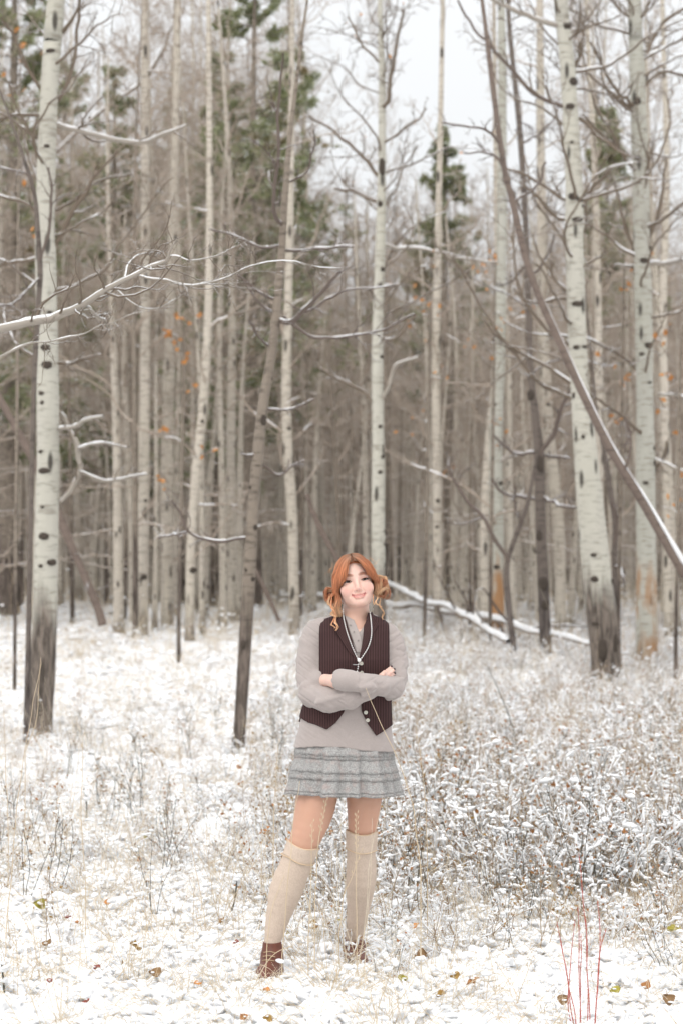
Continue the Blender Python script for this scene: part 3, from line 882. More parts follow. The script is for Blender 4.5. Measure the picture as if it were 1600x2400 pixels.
def build_trees():
    # ---- tall aspen, left edge
    explicit_tree('aspen_tree', 'tall pale aspen at the left edge with dark rough base', 'tree',
        [(92, 1660, 62), (100, 1500, 60), (106, 1300, 56), (110, 1000, 51), (108, 700, 49), (106, 500, 44), (113, 250, 42), (122, 100, 41), (130, 0, 40)], 23.2, 'aspen_bark',
        limbs=[([(128, 285, 13), (170, 300, 12), (220, 315, 12), (320, 322, 11), (400, 305, 9), (430, 288, 5)], 'pale_limb'),
               ([(140, 1152, 9), (165, 1115, 12), (182, 1075, 12), (178, 1020, 14), (160, 970, 12), (146, 945, 12)], 'pale_limb'),
               ([(135, 985, 10), (170, 978, 10), (240, 955, 8)], 'pale_limb'),
               ([(180, 1030, 8), (220, 1015, 9), (260, 1020, 7), (300, 1026, 6)], 'pale_limb'),
               ([(184, 1083, 7), (240, 1100, 9), (300, 1098, 9), (335, 1090, 6)], 'pale_limb'),
               [(120, 570, 11), (150, 520, 12), (190, 455, 10), (230, 400, 7), (270, 350, 5)],
               [(118, 270, 10), (60, 262, 9), (0, 272, 8), (-60, 290, 6)], [(118, 262, 10), (160, 190, 10), (178, 90, 8), (185, 0, 6)],
               [(100, 500, 9), (60, 462, 8), (0, 452, 7), (-50, 440, 5)], [(112, 480, 8), (160, 470, 7), (220, 425, 6), (300, 400, 4)],
               [(98, 590, 10), (60, 600, 8), (0, 608, 7), (-60, 615, 5)], [(110, 230, 8), (70, 160, 8), (30, 80, 6), (0, 40, 5)],
               [(125, 835, 8), (170, 830, 8), (235, 818, 5)], [(104, 430, 8), (80, 330, 7), (40, 250, 5), (20, 190, 4)]],
        knots=[(108, 800, 22, 15), (112, 840, 24, 18), (98, 905, 14, 9), (100, 926, 10, 10), (96, 1038, 12, 7), (104, 1082, 26, 13), (104, 1232, 24, 16), (122, 1292, 24, 14), (96, 1300, 12, 8), (112, 340, 14, 8), (120, 122, 20, 10), (100, 1165, 10, 6), (118, 720, 14, 7)],
        n_auto=16, auto_t=(.45, .97), auto_len=(.1, .2), seed=1, top=4, snow=.6)
    # the dark slim stem climbing in front of the left aspen
    explicit_tree('brown_sapling', 'dark slim stem crossing in front of the left aspen trunk', 'sapling',
        [(60, 1700, 14), (70, 1300, 12), (78, 900, 12), (88, 700, 13), (92, 620, 13), (86, 520, 12), (78, 440, 10), (50, 350, 8), (20, 260, 6), (0, 210, 5)], 22.0, 'dark_bark',
        limbs=[[(92, 600, 7), (112, 520, 7), (120, 440, 6), (108, 380, 4)], [(80, 450, 6), (60, 400, 5), (0, 380, 4)], [(90, 640, 6), (40, 690, 5), (0, 700, 4)]], seed=2, top=1.5, twig='dark_twig', snow=.3, sides=8)
    # ---- crooked brown tree left of the person
    explicit_tree('brown_tree', 'crooked slim brown tree leaning right, standing left of the woman', 'tree',
        [(548, 1720, 31), (556, 1600, 29), (568, 1400, 31), (580, 1200, 28), (592, 1050, 26), (606, 920, 23), (622, 830, 22), (638, 690, 21), (648, 570, 17), (656, 440, 15), (666, 320, 12), (680, 200, 9), (694, 90, 8), (706, 0, 6)], 21.0, 'brown_bark',
        limbs=[[(640, 735, 13), (668, 742, 13), (700, 718, 11), (740, 672, 9), (780, 626, 6)],
               [(650, 728, 9), (690, 760, 8), (735, 777, 7), (800, 772, 6), (880, 752, 5), (950, 722, 4)],
               [(650, 575, 8), (700, 572, 7), (760, 570, 6), (810, 568, 4)],
               [(648, 560, 7), (600, 570, 6), (540, 545, 5), (480, 528, 4)],
               [(640, 690, 8), (610, 680, 7), (575, 650, 6), (548, 630, 4)],
               [(654, 520, 10), (634, 500, 10), (630, 440, 9), (640, 330, 8), (640, 210, 6), (648, 120, 4)],
               [(660, 420, 6), (700, 400, 5), (720, 340, 4), (716, 300, 3)],
               [(574, 1236, 7), (515, 1240, 8), (465, 1232, 7), (432, 1218, 6), (412, 1180, 5), (398, 1150, 4)],
               [(432, 1220, 6), (400, 1232, 5), (368, 1240, 4)],
               [(596, 1065, 6), (640, 1090, 6), (680, 1070, 5), (705, 1058, 4)],
               [(598, 1050, 6), (575, 1052, 5), (550, 1048, 4)], [(614, 940, 6), (660, 938, 5), (720, 915, 4)],
               [(700, 718, 6), (760, 690, 6), (800, 668, 5), (900, 655, 3)],
               [(628, 800, 6), (590, 770, 5), (575, 740, 4)], [(640, 715, 6), (600, 700, 5), (560, 640, 4)]],
        knots=[(588, 1212, 12, 12), (606, 965, 14, 26), (582, 1330, 12, 10), (650, 870, 8, 8), (566, 1310, 8, 8), (560, 1480, 12, 20), (575, 1120, 8, 8)], seed=3, top=2.5, snow=.75, twig='dark_twig', limb_mat='dark_twig')
    # ---- slim pale aspen behind the person
    explicit_tree('aspen_tree', 'slim straight aspen rising directly behind the head of the woman', 'tree',
        [(872, 1480, 32), (868, 1280, 31), (868, 1050, 29), (866, 800, 26), (872, 600, 23), (876, 400, 20), (877, 200, 16), (874, 90, 13), (872, 0, 11)], 33.0, 'aspen_bark',
        limbs=[[(872, 410, 9), (840, 370, 8), (780, 310, 7), (710, 262, 5)], [(868, 462, 8), (820, 445, 8), (770, 435, 6)],
               ([(878, 560, 9), (930, 570, 9), (1000, 578, 8), (1070, 595, 7), (1140, 606, 5)], 'pale_limb'),
               [(878, 250, 10), (890, 225, 10), (904, 165, 9), (916, 90, 7), (920, 20, 5)],
               [(868, 655, 7), (900, 658, 6), (925, 655, 5)], ([(862, 935, 8), (890, 890, 9), (905, 840, 8), (960, 815, 6)], 'pale_limb'),
               [(862, 930, 9), (830, 900, 8), (770, 870, 7), (730, 845, 5)], [(876, 330, 6), (930, 300, 5), (980, 250, 4)], [(868, 780, 7), (910, 775, 6), (950, 720, 5)],
               [(876, 150, 6), (830, 100, 5), (800, 40, 4)], [(872, 480, 6), (900, 440, 5), (960, 330, 3)]],
        knots=[(876, 385, 14, 40), (878, 620, 12, 12), (872, 470, 12, 14), (876, 820, 12, 9), (872, 980, 10, 9), (878, 1050, 11, 9), (872, 1085, 11, 8), (884, 1220, 12, 9), (882, 1250, 11, 9), (872, 655, 9, 8)], n_auto=22, auto_t=(.4, .97), auto_len=(.08, .15), seed=4, top=5, leaves=(26, 'orange_leaf', .032))
    # ---- big right aspen
    explicit_tree('aspen_tree', 'thick pale aspen on the right leaning left, with black fire scars at its foot', 'tree',
        [(1392, 1545, 72), (1385, 1450, 74), (1376, 1380, 72), (1362, 1250, 65), (1350, 1120, 58), (1338, 980, 51), (1328, 850, 46), (1322, 700, 43), (1318, 550, 42), (1316, 420, 41), (1308, 250, 38), (1300, 130, 36), (1290, 40, 34), (1286, 0, 33)], 29.5, 'aspen_bark',
        limbs=[([(1285, 60, 14), (1240, 45, 13), (1190, 30, 12), (1140, 8, 10), (1110, -10, 8)], 'pale_limb'),
               ([(1308, 250, 14), (1290, 243, 11), (1230, 215, 10), (1180, 165, 9), (1130, 120, 8), (1085, 60, 6), (1050, 0, 5)], 'dark_twig'),
               [(1312, 460, 9), (1270, 440, 8), (1200, 400, 7), (1150, 380, 5)], [(1318, 505, 10), (1280, 500, 9), (1230, 450, 8), (1190, 420, 6)],
               [(1326, 455, 9), (1345, 445, 9), (1380, 410, 8), (1410, 370, 6)], [(1330, 270, 9), (1360, 300, 8), (1400, 330, 7), (1455, 360, 5)],
               [(1318, 690, 10), (1270, 688, 8), (1215, 690, 7), (1180, 660, 5)],
               [(1325, 915, 10), (1290, 905, 9), (1240, 880, 9), (1200, 830, 8), (1150, 780, 7), (1110, 735, 5)],
               [(1322, 690, 8), (1290, 660, 7), (1240, 600, 6), (1220, 560, 5)], [(1310, 180, 7), (1335, 120, 7), (1340, 40, 5)],
               [(1300, 100, 6), (1330, 60, 6), (1334, 0, 4)], [(1318, 640, 6), (1350, 610, 6), (1380, 590, 5), (1388, 570, 4)]],
        knots=[(1315, 190, 24, 18), (1300, 80, 20, 16), (1306, 248, 20, 14), (1312, 455, 22, 16), (1328, 462, 18, 12), (1335, 475, 12, 10), (1322, 508, 26, 12), (1322, 700, 26, 12), (1318, 55, 14, 10), (1320, 800, 16, 10), (1340, 798, 18, 7), (1314, 910, 10, 14), (1335, 1005, 9, 12), (1358, 1275, 14, 9), (1360, 1330, 18, 14), (1404, 1335, 14, 12), (1362, 1432, 20, 8),
               (1378, 1490, 22, 52), (1410, 1475, 16, 38), (1352, 660, 8, 6), (1310, 330, 10, 6)],
        n_auto=24, auto_t=(.45, .97), auto_len=(.1, .2), seed=5, top=6, snow=.55)
    # ---- right second aspen with rust-brown foot
    explicit_tree('aspen_tree', 'straight aspen near the right edge with rust brown bark at its foot', 'tree',
        [(1482, 1525, 56), (1484, 1400, 50), (1482, 1250, 47), (1480, 1000, 43), (1476, 700, 39), (1470, 400, 38), (1464, 200, 36), (1458, 60, 34), (1456, 0, 33)], 31.5, 'aspen_bark_lichen',
        limbs=[[(1482, 130, 11), (1500, 95, 10), (1520, 60, 9), (1568, 20, 7)], [(1455, 245, 9), (1420, 220, 8), (1380, 160, 7), (1360, 90, 5)],
               [(1460, 365, 8), (1420, 340, 8), (1370, 300, 7), (1335, 260, 5)], [(1478, 560, 9), (1500, 520, 9), (1520, 440, 7), (1530, 360, 5)],
               [(1480, 600, 9), (1440, 540, 8), (1420, 480, 7), (1410, 420, 5)], [(1488, 800, 9), (1490, 760, 8), (1480, 700, 7), (1470, 640, 5)],
               ([(1410, 608, 5), (1440, 608, 9), (1480, 606, 11), (1530, 603, 12), (1590, 592, 12)], 'pale_limb'),
               [(1490, 1110, 8), (1510, 1080, 8), (1530, 1050, 7), (1532, 1020, 6)], [(1476, 200, 8), (1530, 170, 7), (1590, 190, 5)],
               [(1470, 60, 8), (1420, 20, 7), (1390, -20, 5)], ([(1500, 1050, 6), (1530, 1070, 9), (1580, 1085, 9)], 'pale_limb'), ([(1510, 905, 5), (1545, 912, 8), (1590, 915, 8)], 'pale_limb')],
        knots=[(1476, 600, 20, 12), (1486, 795, 22, 14), (1470, 815, 14, 8), (1462, 235, 14, 18), (1462, 365, 14, 12), (1498, 570, 20, 14), (1480, 300, 8, 6), (1500, 1030, 12, 12), (1500, 1065, 14, 12), (1498, 1180, 10, 8), (1488, 880, 10, 6), (1466, 420, 9, 7), (1496, 400, 9, 9), (1478, 1110, 14, 8)],
        n_auto=24, auto_t=(.42, .97), auto_len=(.1, .2), seed=6, top=6, snow=.55)
    # ---- long dead pole leaning from the right
    root = explicit_tree('leaning_dead_trunk', 'long dead brown trunk leaning across the right side with snow on top', 'dead tree',
        [(1755, 1600, 23), (1568, 1312, 21), (1480, 1160, 20), (1400, 1030, 19), (1330, 890, 18), (1290, 800, 18), (1240, 690, 17), (1205, 590, 16), (1180, 480, 15), (1160, 400, 14), (1145, 310, 13), (1128, 180, 12), (1115, 70, 10), (1106, 0, 9)], 26.0, 'grey_dead_wood',
        limbs=[[(1430, 1085, 6), (1445, 1050, 6), (1448, 1000, 5), (1438, 960, 4)], [(1175, 470, 7), (1230, 430, 6), (1260, 370, 5)], [(1150, 330, 7), (1110, 300, 6), (1020, 280, 5)], [(1165, 420, 6), (1140, 360, 6), (1070, 350, 4)]], seed=7, top=1.5, snow=.3, flare=1.05, twig='dark_twig')
    A = resample(np.array([np.concatenate([SD(x, y, 26.0), [w * K / FPX * 26.0 / 2]]) for x, y, w in [(1568, 1312, 25), (1480, 1160, 24), (1400, 1030, 23), (1330, 890, 22), (1290, 800, 21), (1240, 690, 20)]]), 40)
    A[:, 0] += A[:, 3] * .80; A[:, 2] += A[:, 3] * .42; A[:, 1] += A[:, 3] * .25
    mb = MB(); rng = np.random.default_rng(5); rr = A[:, 3] * np.clip(.26 + .22 * vnoise(A[:, :3], 2.2, 3) + .1 * rng.random(40), .05, 1); rr[[0, -1]] *= .2; rr *= np.linspace(1.15, .1, 40)
    mb.tubes(A[:, :3], rr, 7); mb.build('snow_ridge', 'snow', root, loc=np.array(root.location))
    # ---- mossy dark tree and sapling between
    explicit_tree('dark_tree', 'dark rough slim tree standing between the two pale aspens on the right', 'tree',
        [(1252, 1480, 28), (1246, 1350, 27), (1240, 1200, 25), (1236, 1050, 23), (1226, 940, 18), (1216, 850, 16), (1212, 700, 15), (1205, 500, 14), (1192, 300, 13), (1172, 100, 11), (1165, 0, 10)], 34.5, 'dark_bark',
        limbs=[[(1236, 1080, 11), (1250, 1030, 11), (1280, 970, 10), (1300, 910, 8), (1330, 870, 5)], [(1236, 1040, 8), (1190, 1045, 7), (1150, 1020, 6), (1125, 1000, 5)],
               [(1240, 1150, 9), (1200, 1150, 8), (1150, 1140, 7), (1120, 1100, 6)], [(1240, 1140, 8), (1280, 1160, 8), (1315, 1165, 6)], [(1238, 1045, 7), (1280, 1048, 7), (1310, 1052, 5)],
               [(1214, 640, 7), (1250, 600, 6), (1270, 540, 5)], [(1205, 500, 7), (1180, 450, 6), (1150, 420, 5)], [(1195, 330, 6), (1250, 300, 5), (1290, 240, 4)], [(1212, 600, 6), (1180, 640, 5), (1140, 660, 4)]],
        knots=[(1216, 908, 20, 26), (1238, 1065, 18, 44), (1236, 1230, 14, 24), (1245, 1340, 26, 30), (1250, 1390, 20, 22)], seed=8, top=4, snow=.5, twig='dark_twig', n_auto=6, auto_t=(.5, .95), auto_len=(.08, .15))
    explicit_tree('forked_sapling', 'dark forked sapling with a bent left arm beside the fallen log', 'sapling',
        [(1178, 1490, 15), (1168, 1400, 15), (1162, 1320, 14), (1170, 1270, 12), (1195, 1200, 12), (1212, 1150, 11), (1225, 1080, 8)], 33.5, 'dark_bark',
        limbs=[[(1168, 1290, 10), (1150, 1262, 10), (1110, 1200, 9), (1075, 1150, 8), (1048, 1110, 7), (1030, 1070, 5)], [(1195, 1200, 6), (1180, 1170, 5), (1175, 1120, 4)]], seed=9, top=0.3, snow=.4, twig='dark_twig', sides=8)
    explicit_tree('brown_sapling', 'dark knobbly sapling growing close behind the foot of the thick aspen', 'sapling',
        [(1418, 1480, 15), (1414, 1380, 16), (1410, 1280, 14), (1412, 1200, 14), (1400, 1120, 14), (1388, 1040, 10), (1372, 960, 8), (1360, 850, 6)], 33.0, 'dark_bark',
        limbs=[[(1408, 1250, 8), (1416, 1190, 8), (1398, 1150, 6)], [(1412, 1300, 7), (1420, 1320, 7), (1430, 1340, 6)], [(1392, 1060, 6), (1430, 1020, 5), (1450, 980, 4)]], seed=10, top=1.5, snow=.5, twig='dark_twig', sides=8)
    # ---- aspens of the second row
    for i, (label, tr, d, kn, bark) in enumerate([
        ('pale aspen with rusty foot left of the dark tree, second row', [(1140, 1440, 38), (1138, 1200, 38), (1138, 1000, 36), (1146, 800, 32), (1150, 600, 29), (1152, 300, 25), (1150, 0, 20)], 37.5, [(1148, 1110, 14, 9), (1130, 880, 12, 8), (1138, 1302, 14, 10), (1134, 930, 9, 7)], 'aspen_bark_lichen'),
        ('thin pale aspen touching the rusty-footed one on its left', [(1112, 1440, 24), (1112, 1200, 24), (1122, 1000, 22), (1135, 850, 19), (1140, 600, 16), (1135, 200, 12)], 38.5, [], 'aspen_bark'),
        ('pale aspen showing between the dark tree and the thick right aspen', [(1286, 1430, 34), (1280, 1200, 33), (1258, 1000, 32), (1248, 800, 31), (1244, 600, 28), (1240, 300, 23), (1238, 0, 18)], 39.5, [(1255, 930, 10, 8)], 'aspen_bark'),
        ('speckled aspen trunk third from the left edge aspen, deep in the stand', [(328, 1430, 30), (330, 1200, 30), (332, 1000, 29), (334, 800, 28), (335, 600, 26), (334, 350, 22), (332, 0, 16)], 39.0, [(333, 1325, 14, 12), (336, 1150, 8, 8)], 'aspen_bark'),
        ('leaning pale aspen with brown collar near the orange leaves', [(436, 1420, 26), (440, 1250, 27), (452, 1080, 27), (468, 930, 25), (478, 750, 23), (482, 500, 20), (480, 100, 14)], 38.0, [(445, 1310, 20, 14), (466, 968, 8, 8)], 'aspen_bark'),
        ('pale aspen right of the crooked brown tree at mid height', [(676, 1430, 30), (672, 1200, 30), (662, 1050, 28), (658, 900, 27), (662, 700, 24), (668, 400, 20), (672, 50, 14)], 38.8, [(664, 985, 10, 8)], 'aspen_bark'),
        ('grey aspen with a forked white limb, left of centre stand', [(385, 1430, 36), (384, 1200, 35), (386, 1000, 33), (390, 800, 30), (396, 600, 26), (404, 300, 20)], 41.0, [], 'far_aspen_bark'),
        ('straight aspen in the stand just right of the woman, speckled black', [(1006, 1430, 26), (1004, 1250, 26), (1002, 1050, 25), (1000, 850, 23), (1004, 600, 20), (1010, 300, 15)], 39.8, [(1004, 1150, 9, 10), (1002, 1210, 8, 8)], 'far_aspen_bark'),
        ('slim aspen at the far right edge behind the rust footed one', [(1534, 1420, 26), (1530, 1200, 25), (1526, 1000, 24), (1522, 700, 21), (1530, 400, 17), (1520, 0, 12)], 38.0, [], 'aspen_bark'),
        ('narrow aspen close behind the thick right aspen on its right', [(1382, 1400, 22), (1374, 1000, 21), (1372, 700, 20), (1364, 400, 17), (1350, 100, 12)], 38.6, [], 'far_aspen_bark'),
        ]):
        tr = [(x, y, w * .86) for x, y, w in tr]
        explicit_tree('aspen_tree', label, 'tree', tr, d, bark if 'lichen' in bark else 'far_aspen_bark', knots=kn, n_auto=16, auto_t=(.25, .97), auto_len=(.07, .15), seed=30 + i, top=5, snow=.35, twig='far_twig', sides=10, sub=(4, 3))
    # ---- tree out of frame whose limb reaches in from the left
    explicit_tree('aspen_tree', 'aspen standing past the left edge whose snowy limb reaches into the picture', 'tree',
        [(-190, 2100, 90), (-185, 1500, 84), (-180, 900, 78), (-178, 400, 70), (-175, 0, 62)], 12.6, 'aspen_bark',
        limbs=[([(-180, 800, 34), (-80, 782, 26), (0, 764, 21), (60, 750, 20), (110, 740, 19), (165, 722, 18), (212, 700, 15), (262, 664, 11), (320, 630, 10), (352, 610, 9), (386, 590, 8), (396, 565, 5), (412, 545, 3)], 'pale_limb'),
               ([(318, 632, 5), (345, 642, 5), (390, 646, 4.5), (440, 651, 4.5), (490, 642, 4), (530, 632, 3.5), (560, 622, 3), (640, 606, 1.6), (720, 606, 1.3), (790, 606, 1)], 'pale_limb'),
               ([(200, 704, 8), (215, 720, 8), (235, 740, 9), (248, 752, 8), (258, 782, 5)], 'pale_limb'),
               ([(386, 588, 4), (440, 590, 4), (500, 584, 3), (535, 570, 2), (570, 550, 1.5)], 'pale_limb'),
               ([(0, 820, 6), (60, 798, 5), (120, 790, 4), (200, 770, 3), (260, 742, 2), (330, 715, 2)], 'pale_limb'),
               ([(265, 664, 5), (300, 700, 4), (360, 710, 3), (430, 668, 2)], 'pale_limb'),
               ([(286, 640, 4), (292, 618, 4), (330, 590, 3), (380, 580, 2)], 'pale_limb')],
        seed=40, top=4, snow=.8, sub=(15, 5), wig=.42)

    # ---- forest: individual slender aspens, copies of a few kinds
    rng = np.random.default_rng(77)
    var = [aspen_variant(400 + i, H, r, nb) for i, (H, r, nb) in enumerate([(15, .105, 30), (17, .13, 34), (13, .08, 30), (16, .12, 32), (18, .15, 36), (14, .09, 34), (12, .07, 30), (16.5, .11, 34)])]
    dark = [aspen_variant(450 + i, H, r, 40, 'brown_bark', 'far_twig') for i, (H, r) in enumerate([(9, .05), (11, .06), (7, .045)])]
    var += dark
    HV = [15, 17, 13, 16, 18, 14, 12, 16.5, 9, 11, 7]
    pts = []
    tries = 0
    while len(pts) < 285 and tries < 40000:
        tries += 1
        d = math.sqrt(rng.uniform(38.5 ** 2, 68 ** 2)); hw = .141 * d * 1.12 + .8
        x = rng.uniform(-hw, hw)
        if d < 50 and abs(x / d - 0.0) < .04 and rng.random() < .5: continue
        if all((x - a) ** 2 + (d - b) ** 2 > .72 ** 2 for a, b in pts): pts.append((x, d))
    pts.sort(key=lambda q: q[1])
    zones = [(-9, -.118, 'behind the left edge aspen'), (-.118, -.042, 'left of the crooked tree'), (-.042, .010, 'behind crooked tree and woman'),
             (.010, .072, 'right of the woman'), (.072, 9, 'behind the thick right aspens')]
    nth = ['leftmost', 'second from left', 'third from left', 'fourth from left', 'fifth from left', 'sixth from left', 'seventh from left', 'eighth from left', 'ninth from left', 'tenth from left', 'eleventh from left', 'twelfth from left']
    sel = []
    for x, d in pts:
        k = int(rng.integers(0, len(var))); t = x / d
        look = 'thin brown tree' if k >= 8 else ('thick pale aspen' if k in (1, 3, 4) else ('thin pale aspen' if k in (2, 5, 6) else 'pale aspen'))
        row = 'front' if d < 45 else ('near middle' if d < 51 else ('middle' if d < 57 else ('far middle' if d < 63 else 'back')))
        z = [z[2] for z in zones if z[0] <= t < z[1]][0]
        sel.append((x, d, k, (look, row, z)))
    for x, d, k, key in sel:
        y = d - CAM_D; t = x / d
        order = sorted(q[0] / q[1] for q in sel if q[3] == key)
        lab = '%s, %s of the stand %s' % key + (', ' + nth[order.index(t)] if len(order) > 1 else '')
        px = 784 + t * 5553
        yt = rng.uniform(60, 640) if px < 680 else rng.uniform(380, 850)
        if rng.random() < (.12 if px < 680 or px > 1300 else .03): yt = -100
        hz = (0.7 + (1323 - yt) / 5553 * d) / HV[k]; sx = float(np.clip(.45 + .5 * hz, .55, 1.0))
        o = copy_tree(var[k], 'brown_tree' if k >= 8 else 'aspen_tree', lab, 'tree', (x, y, float(gz(x, y))), rng.uniform(0, 6.28), 1.0, 'trees of the deep stand')
        o.scale = (sx, sx, hz)
    # ---- the wood beyond, one mass
    n = 1500
    d = np.sqrt(rng.uniform(66 ** 2, 150 ** 2, n)); x = rng.uniform(-1, 1, n) * (.141 * d * 1.2 + 1)
    n2 = 520                                # the wood goes on to both sides of the view
    d2 = np.sqrt(rng.uniform(36 ** 2, 120 ** 2, n2)); x2 = rng.uniform(1.0, 2.3, n2) * (.141 * d2 * 1.12 + 1.6) * rng.choice([-1, 1], n2)
    d, x, n = np.concatenate([d, d2]), np.concatenate([x, x2]), n + n2
    src = []
    for k, (tr, cr) in enumerate(var):
        m = bpy.data.meshes.new('far_tree_variant')
        import bmesh
        bm = bmesh.new(); bm.from_mesh(tr.data)
        nf = len(bm.faces); bm.from_mesh(cr.data); bm.faces.ensure_lookup_table()
        for f in bm.faces[nf:]: f.material_index = 1
        bm.to_mesh(m); bm.free()
        m.materials.append(tr.data.materials[0]); m.materials.append(cr.data.materials[0])
        src.append(link('far_tree_variant', m))
    cl = proto_coll('far_tree_variants', src)
    s = rng.uniform(.62, .92, n); s = np.where((x / d > -.02) & (d < 95), s * .72, s)
    scatter('far_forest', 'distant wood of grey bare trunks closing the view behind the stand', 'forest',
            np.stack([x, d - CAM_D, gz(x, d - CAM_D) - .1], -1), np.stack([np.zeros(n), np.zeros(n), rng.uniform(0, 6.28, n)], -1),
            np.stack([s, s, s], -1), rng.integers(0, len(var), n), cl)
    for tr, cr in var:
        bpy.data.objects.remove(tr); bpy.data.objects.remove(cr)
    # ---- pines
    pv = [pine_variant(500, 17, .30, .17), pine_variant(501, 15, .2, .16), pine_variant(502, 14, .45, .13), pine_variant(503, 9, .1, .2)]
    for k, px, d, s, lab in [(0, 585, 46, .76, 'green pine with dense crown rising left of centre above the aspens'), (1, 505, 48, .74, 'green pine half hidden at the left of the dense crowned pine'),
                         (0, 668, 50, .70, 'olive green pine just right of the dense crowned pine'), (2, 1032, 52, .74, 'narrow dark pine top standing alone right of centre'),
                         (2, 1395, 50, .74, 'slim green pine top seen between the two right aspens'), (1, 30, 45, .95, 'rusty green pine at the upper left corner'),
                         (1, 262, 52, .78, 'brownish green pine right of the left edge aspen top'), (3, 415, 58, .75, 'small green pine low among the trunks under the orange leaves'),
                         (1, 395, 86, 1.2, 'faint pine behind the curved snowy limb'), (2, 950, 95, 1.0, 'short pine crown behind the slim central aspen'), (1, 1480, 92, 1.0, 'faint pine behind the rust footed aspen'), (0, 150, 82, 1.1, 'tall dark pine hidden behind the left edge aspen')]:
        x = (px * K - 800) / FPX * d; y = d - CAM_D
        copy_tree(pv[k], 'pine_tree', lab, 'tree', (x, y, float(gz(x, y))), rng.uniform(0, 6), s, 'green pines among the aspens')
    for tr, cr in pv:
        bpy.data.objects.remove(tr); bpy.data.objects.remove(cr)
    # ---- fallen and leaning dead trunks
    def pole(name, label, pts, d, mat='log_wood', seed=0, twigs=6, snow=.9):
        rng = np.random.default_rng(seed)
        dd = d if isinstance(d, (list, tuple)) else [d] * len(pts)
        q = resample(np.array([np.concatenate([SD(x, y, e), [w * K / FPX * e / 2]]) for (x, y, w), e in zip(pts, dd)]), 40)
        q[:, :3] += .05 * np.stack([vnoise(q[:, :3], .9, seed + j) for j in range(3)], -1); q[:, 3] *= 1 + .18 * vnoise(q[:, :3], 2.5, seed + 7)
        loc = q[-1, :3].copy()
        r = thing(name, label, 'dead tree' if name != 'fallen_log' else 'log', tuple(loc))
        MB().tubes(q[:, :3], q[:, 3], 10).build('trunk', mat, r, loc=loc)
        m = MB(); snow_strip(m, rng, [q[:, :3]] * 2, [q[:, 3]] * 2, 0, snow, 1.0); m.build('snow_cover', 'snow', r, loc=loc)
        C, CR = spawn(rng, q[None, :, :3], q[None, :, 3], twigs, .1, .9, (.06, .16), (40, 80), 6, .3, .05, rmin=.004)
        for c, cr in zip(C, CR): MB().tubes(c, cr, 5).build('branch_stub', 'dark_twig', r, loc=loc)
        return r
    pole('fallen_log', 'long snow topped fallen log running behind the head of the woman to the right', [(650, 1368, 8), (760, 1370, 10), (890, 1386, 12), (1000, 1398, 14), (1100, 1416, 14), (1180, 1436, 13), (1260, 1455, 12), (1360, 1478, 10)], [47, 45, 42.5, 40, 38, 36.2, 34.6, 33], seed=1)
    pole('fallen_log', 'shorter snowy log slanting down to the foot of the forked sapling', [(880, 1335, 8), (940, 1362, 12), (1010, 1392, 12), (1075, 1420, 13), (1120, 1446, 13), (1168, 1470, 12)], [43, 41, 39, 37, 35.5, 34], seed=2)
    pole('leaning_dead_trunk', 'dark dead trunk leaning down to the right behind the left edge aspen', [(-20, 870, 18), (40, 990, 19), (75, 1060, 20), (110, 1130, 20), (150, 1215, 20), (190, 1310, 20), (222, 1390, 20), (236, 1436, 20)], 37, 'grey_dead_wood', 3, 5, .5)
    pole('leaning_dead_trunk', 'thin leaning dead stem ending behind the left shoulder of the woman', [(700, 1130, 10), (722, 1185, 12), (750, 1240, 13), (778, 1290, 13), (830, 1400, 13), (850, 1450, 13)], 38, 'grey_dead_wood', 4, 4, .5)
    pole('leaning_dead_trunk', 'thin grey stem propped beside the foot of the crooked brown tree', [(580, 1290, 9), (598, 1330, 10), (616, 1372, 10), (640, 1425, 10)], 38.5, 'grey_dead_wood', 5, 3, .4)
    pole('leaning_dead_trunk', 'pale diagonal dead trunk high above the left stand', [(395, 60, 8), (370, 120, 11), (320, 190, 12), (260, 235, 12), (180, 300, 11), (60, 420, 11), (-120, 640, 11)], 56, 'log_wood', 6, 4, .8)
    # ---- saplings that kept orange leaves
    for i, (x, y0, y1, d, nl, lab) in enumerate([(418, 1400, 850, 33, 60, 'thin sapling holding a cluster of orange leaves left of centre'), (1425, 1430, 700, 32, 46, 'thin sapling with orange leaves between the two right aspens'),
        (1556, 1450, 860, 30, 40, 'thin sapling with orange leaves at the right edge'), (40, 1500, 250, 28, 40, 'tall thin sapling with orange leaves at the upper left edge'), (1130, 1440, 700, 36, 26, 'thin sapling with a few orange leaves near the rusty-footed aspen'), (980, 1430, 790, 36, 22, 'thin sapling with a few orange leaves right of the head')]):
        explicit_tree('leafy_sapling', lab, 'sapling', [(x - 6, y0, 9), (x, (y0 + y1) / 2, 8), (x + 5, y1, 5)], d, 'brown_bark', n_auto=9, auto_t=(.5, .98), auto_len=(.08, .16), seed=60 + i, top=.6, snow=.3, twig='aspen_twig', sides=7, leaves=(nl * 2, 'orange_leaf', .045), sub=(2, 1))
build_trees()

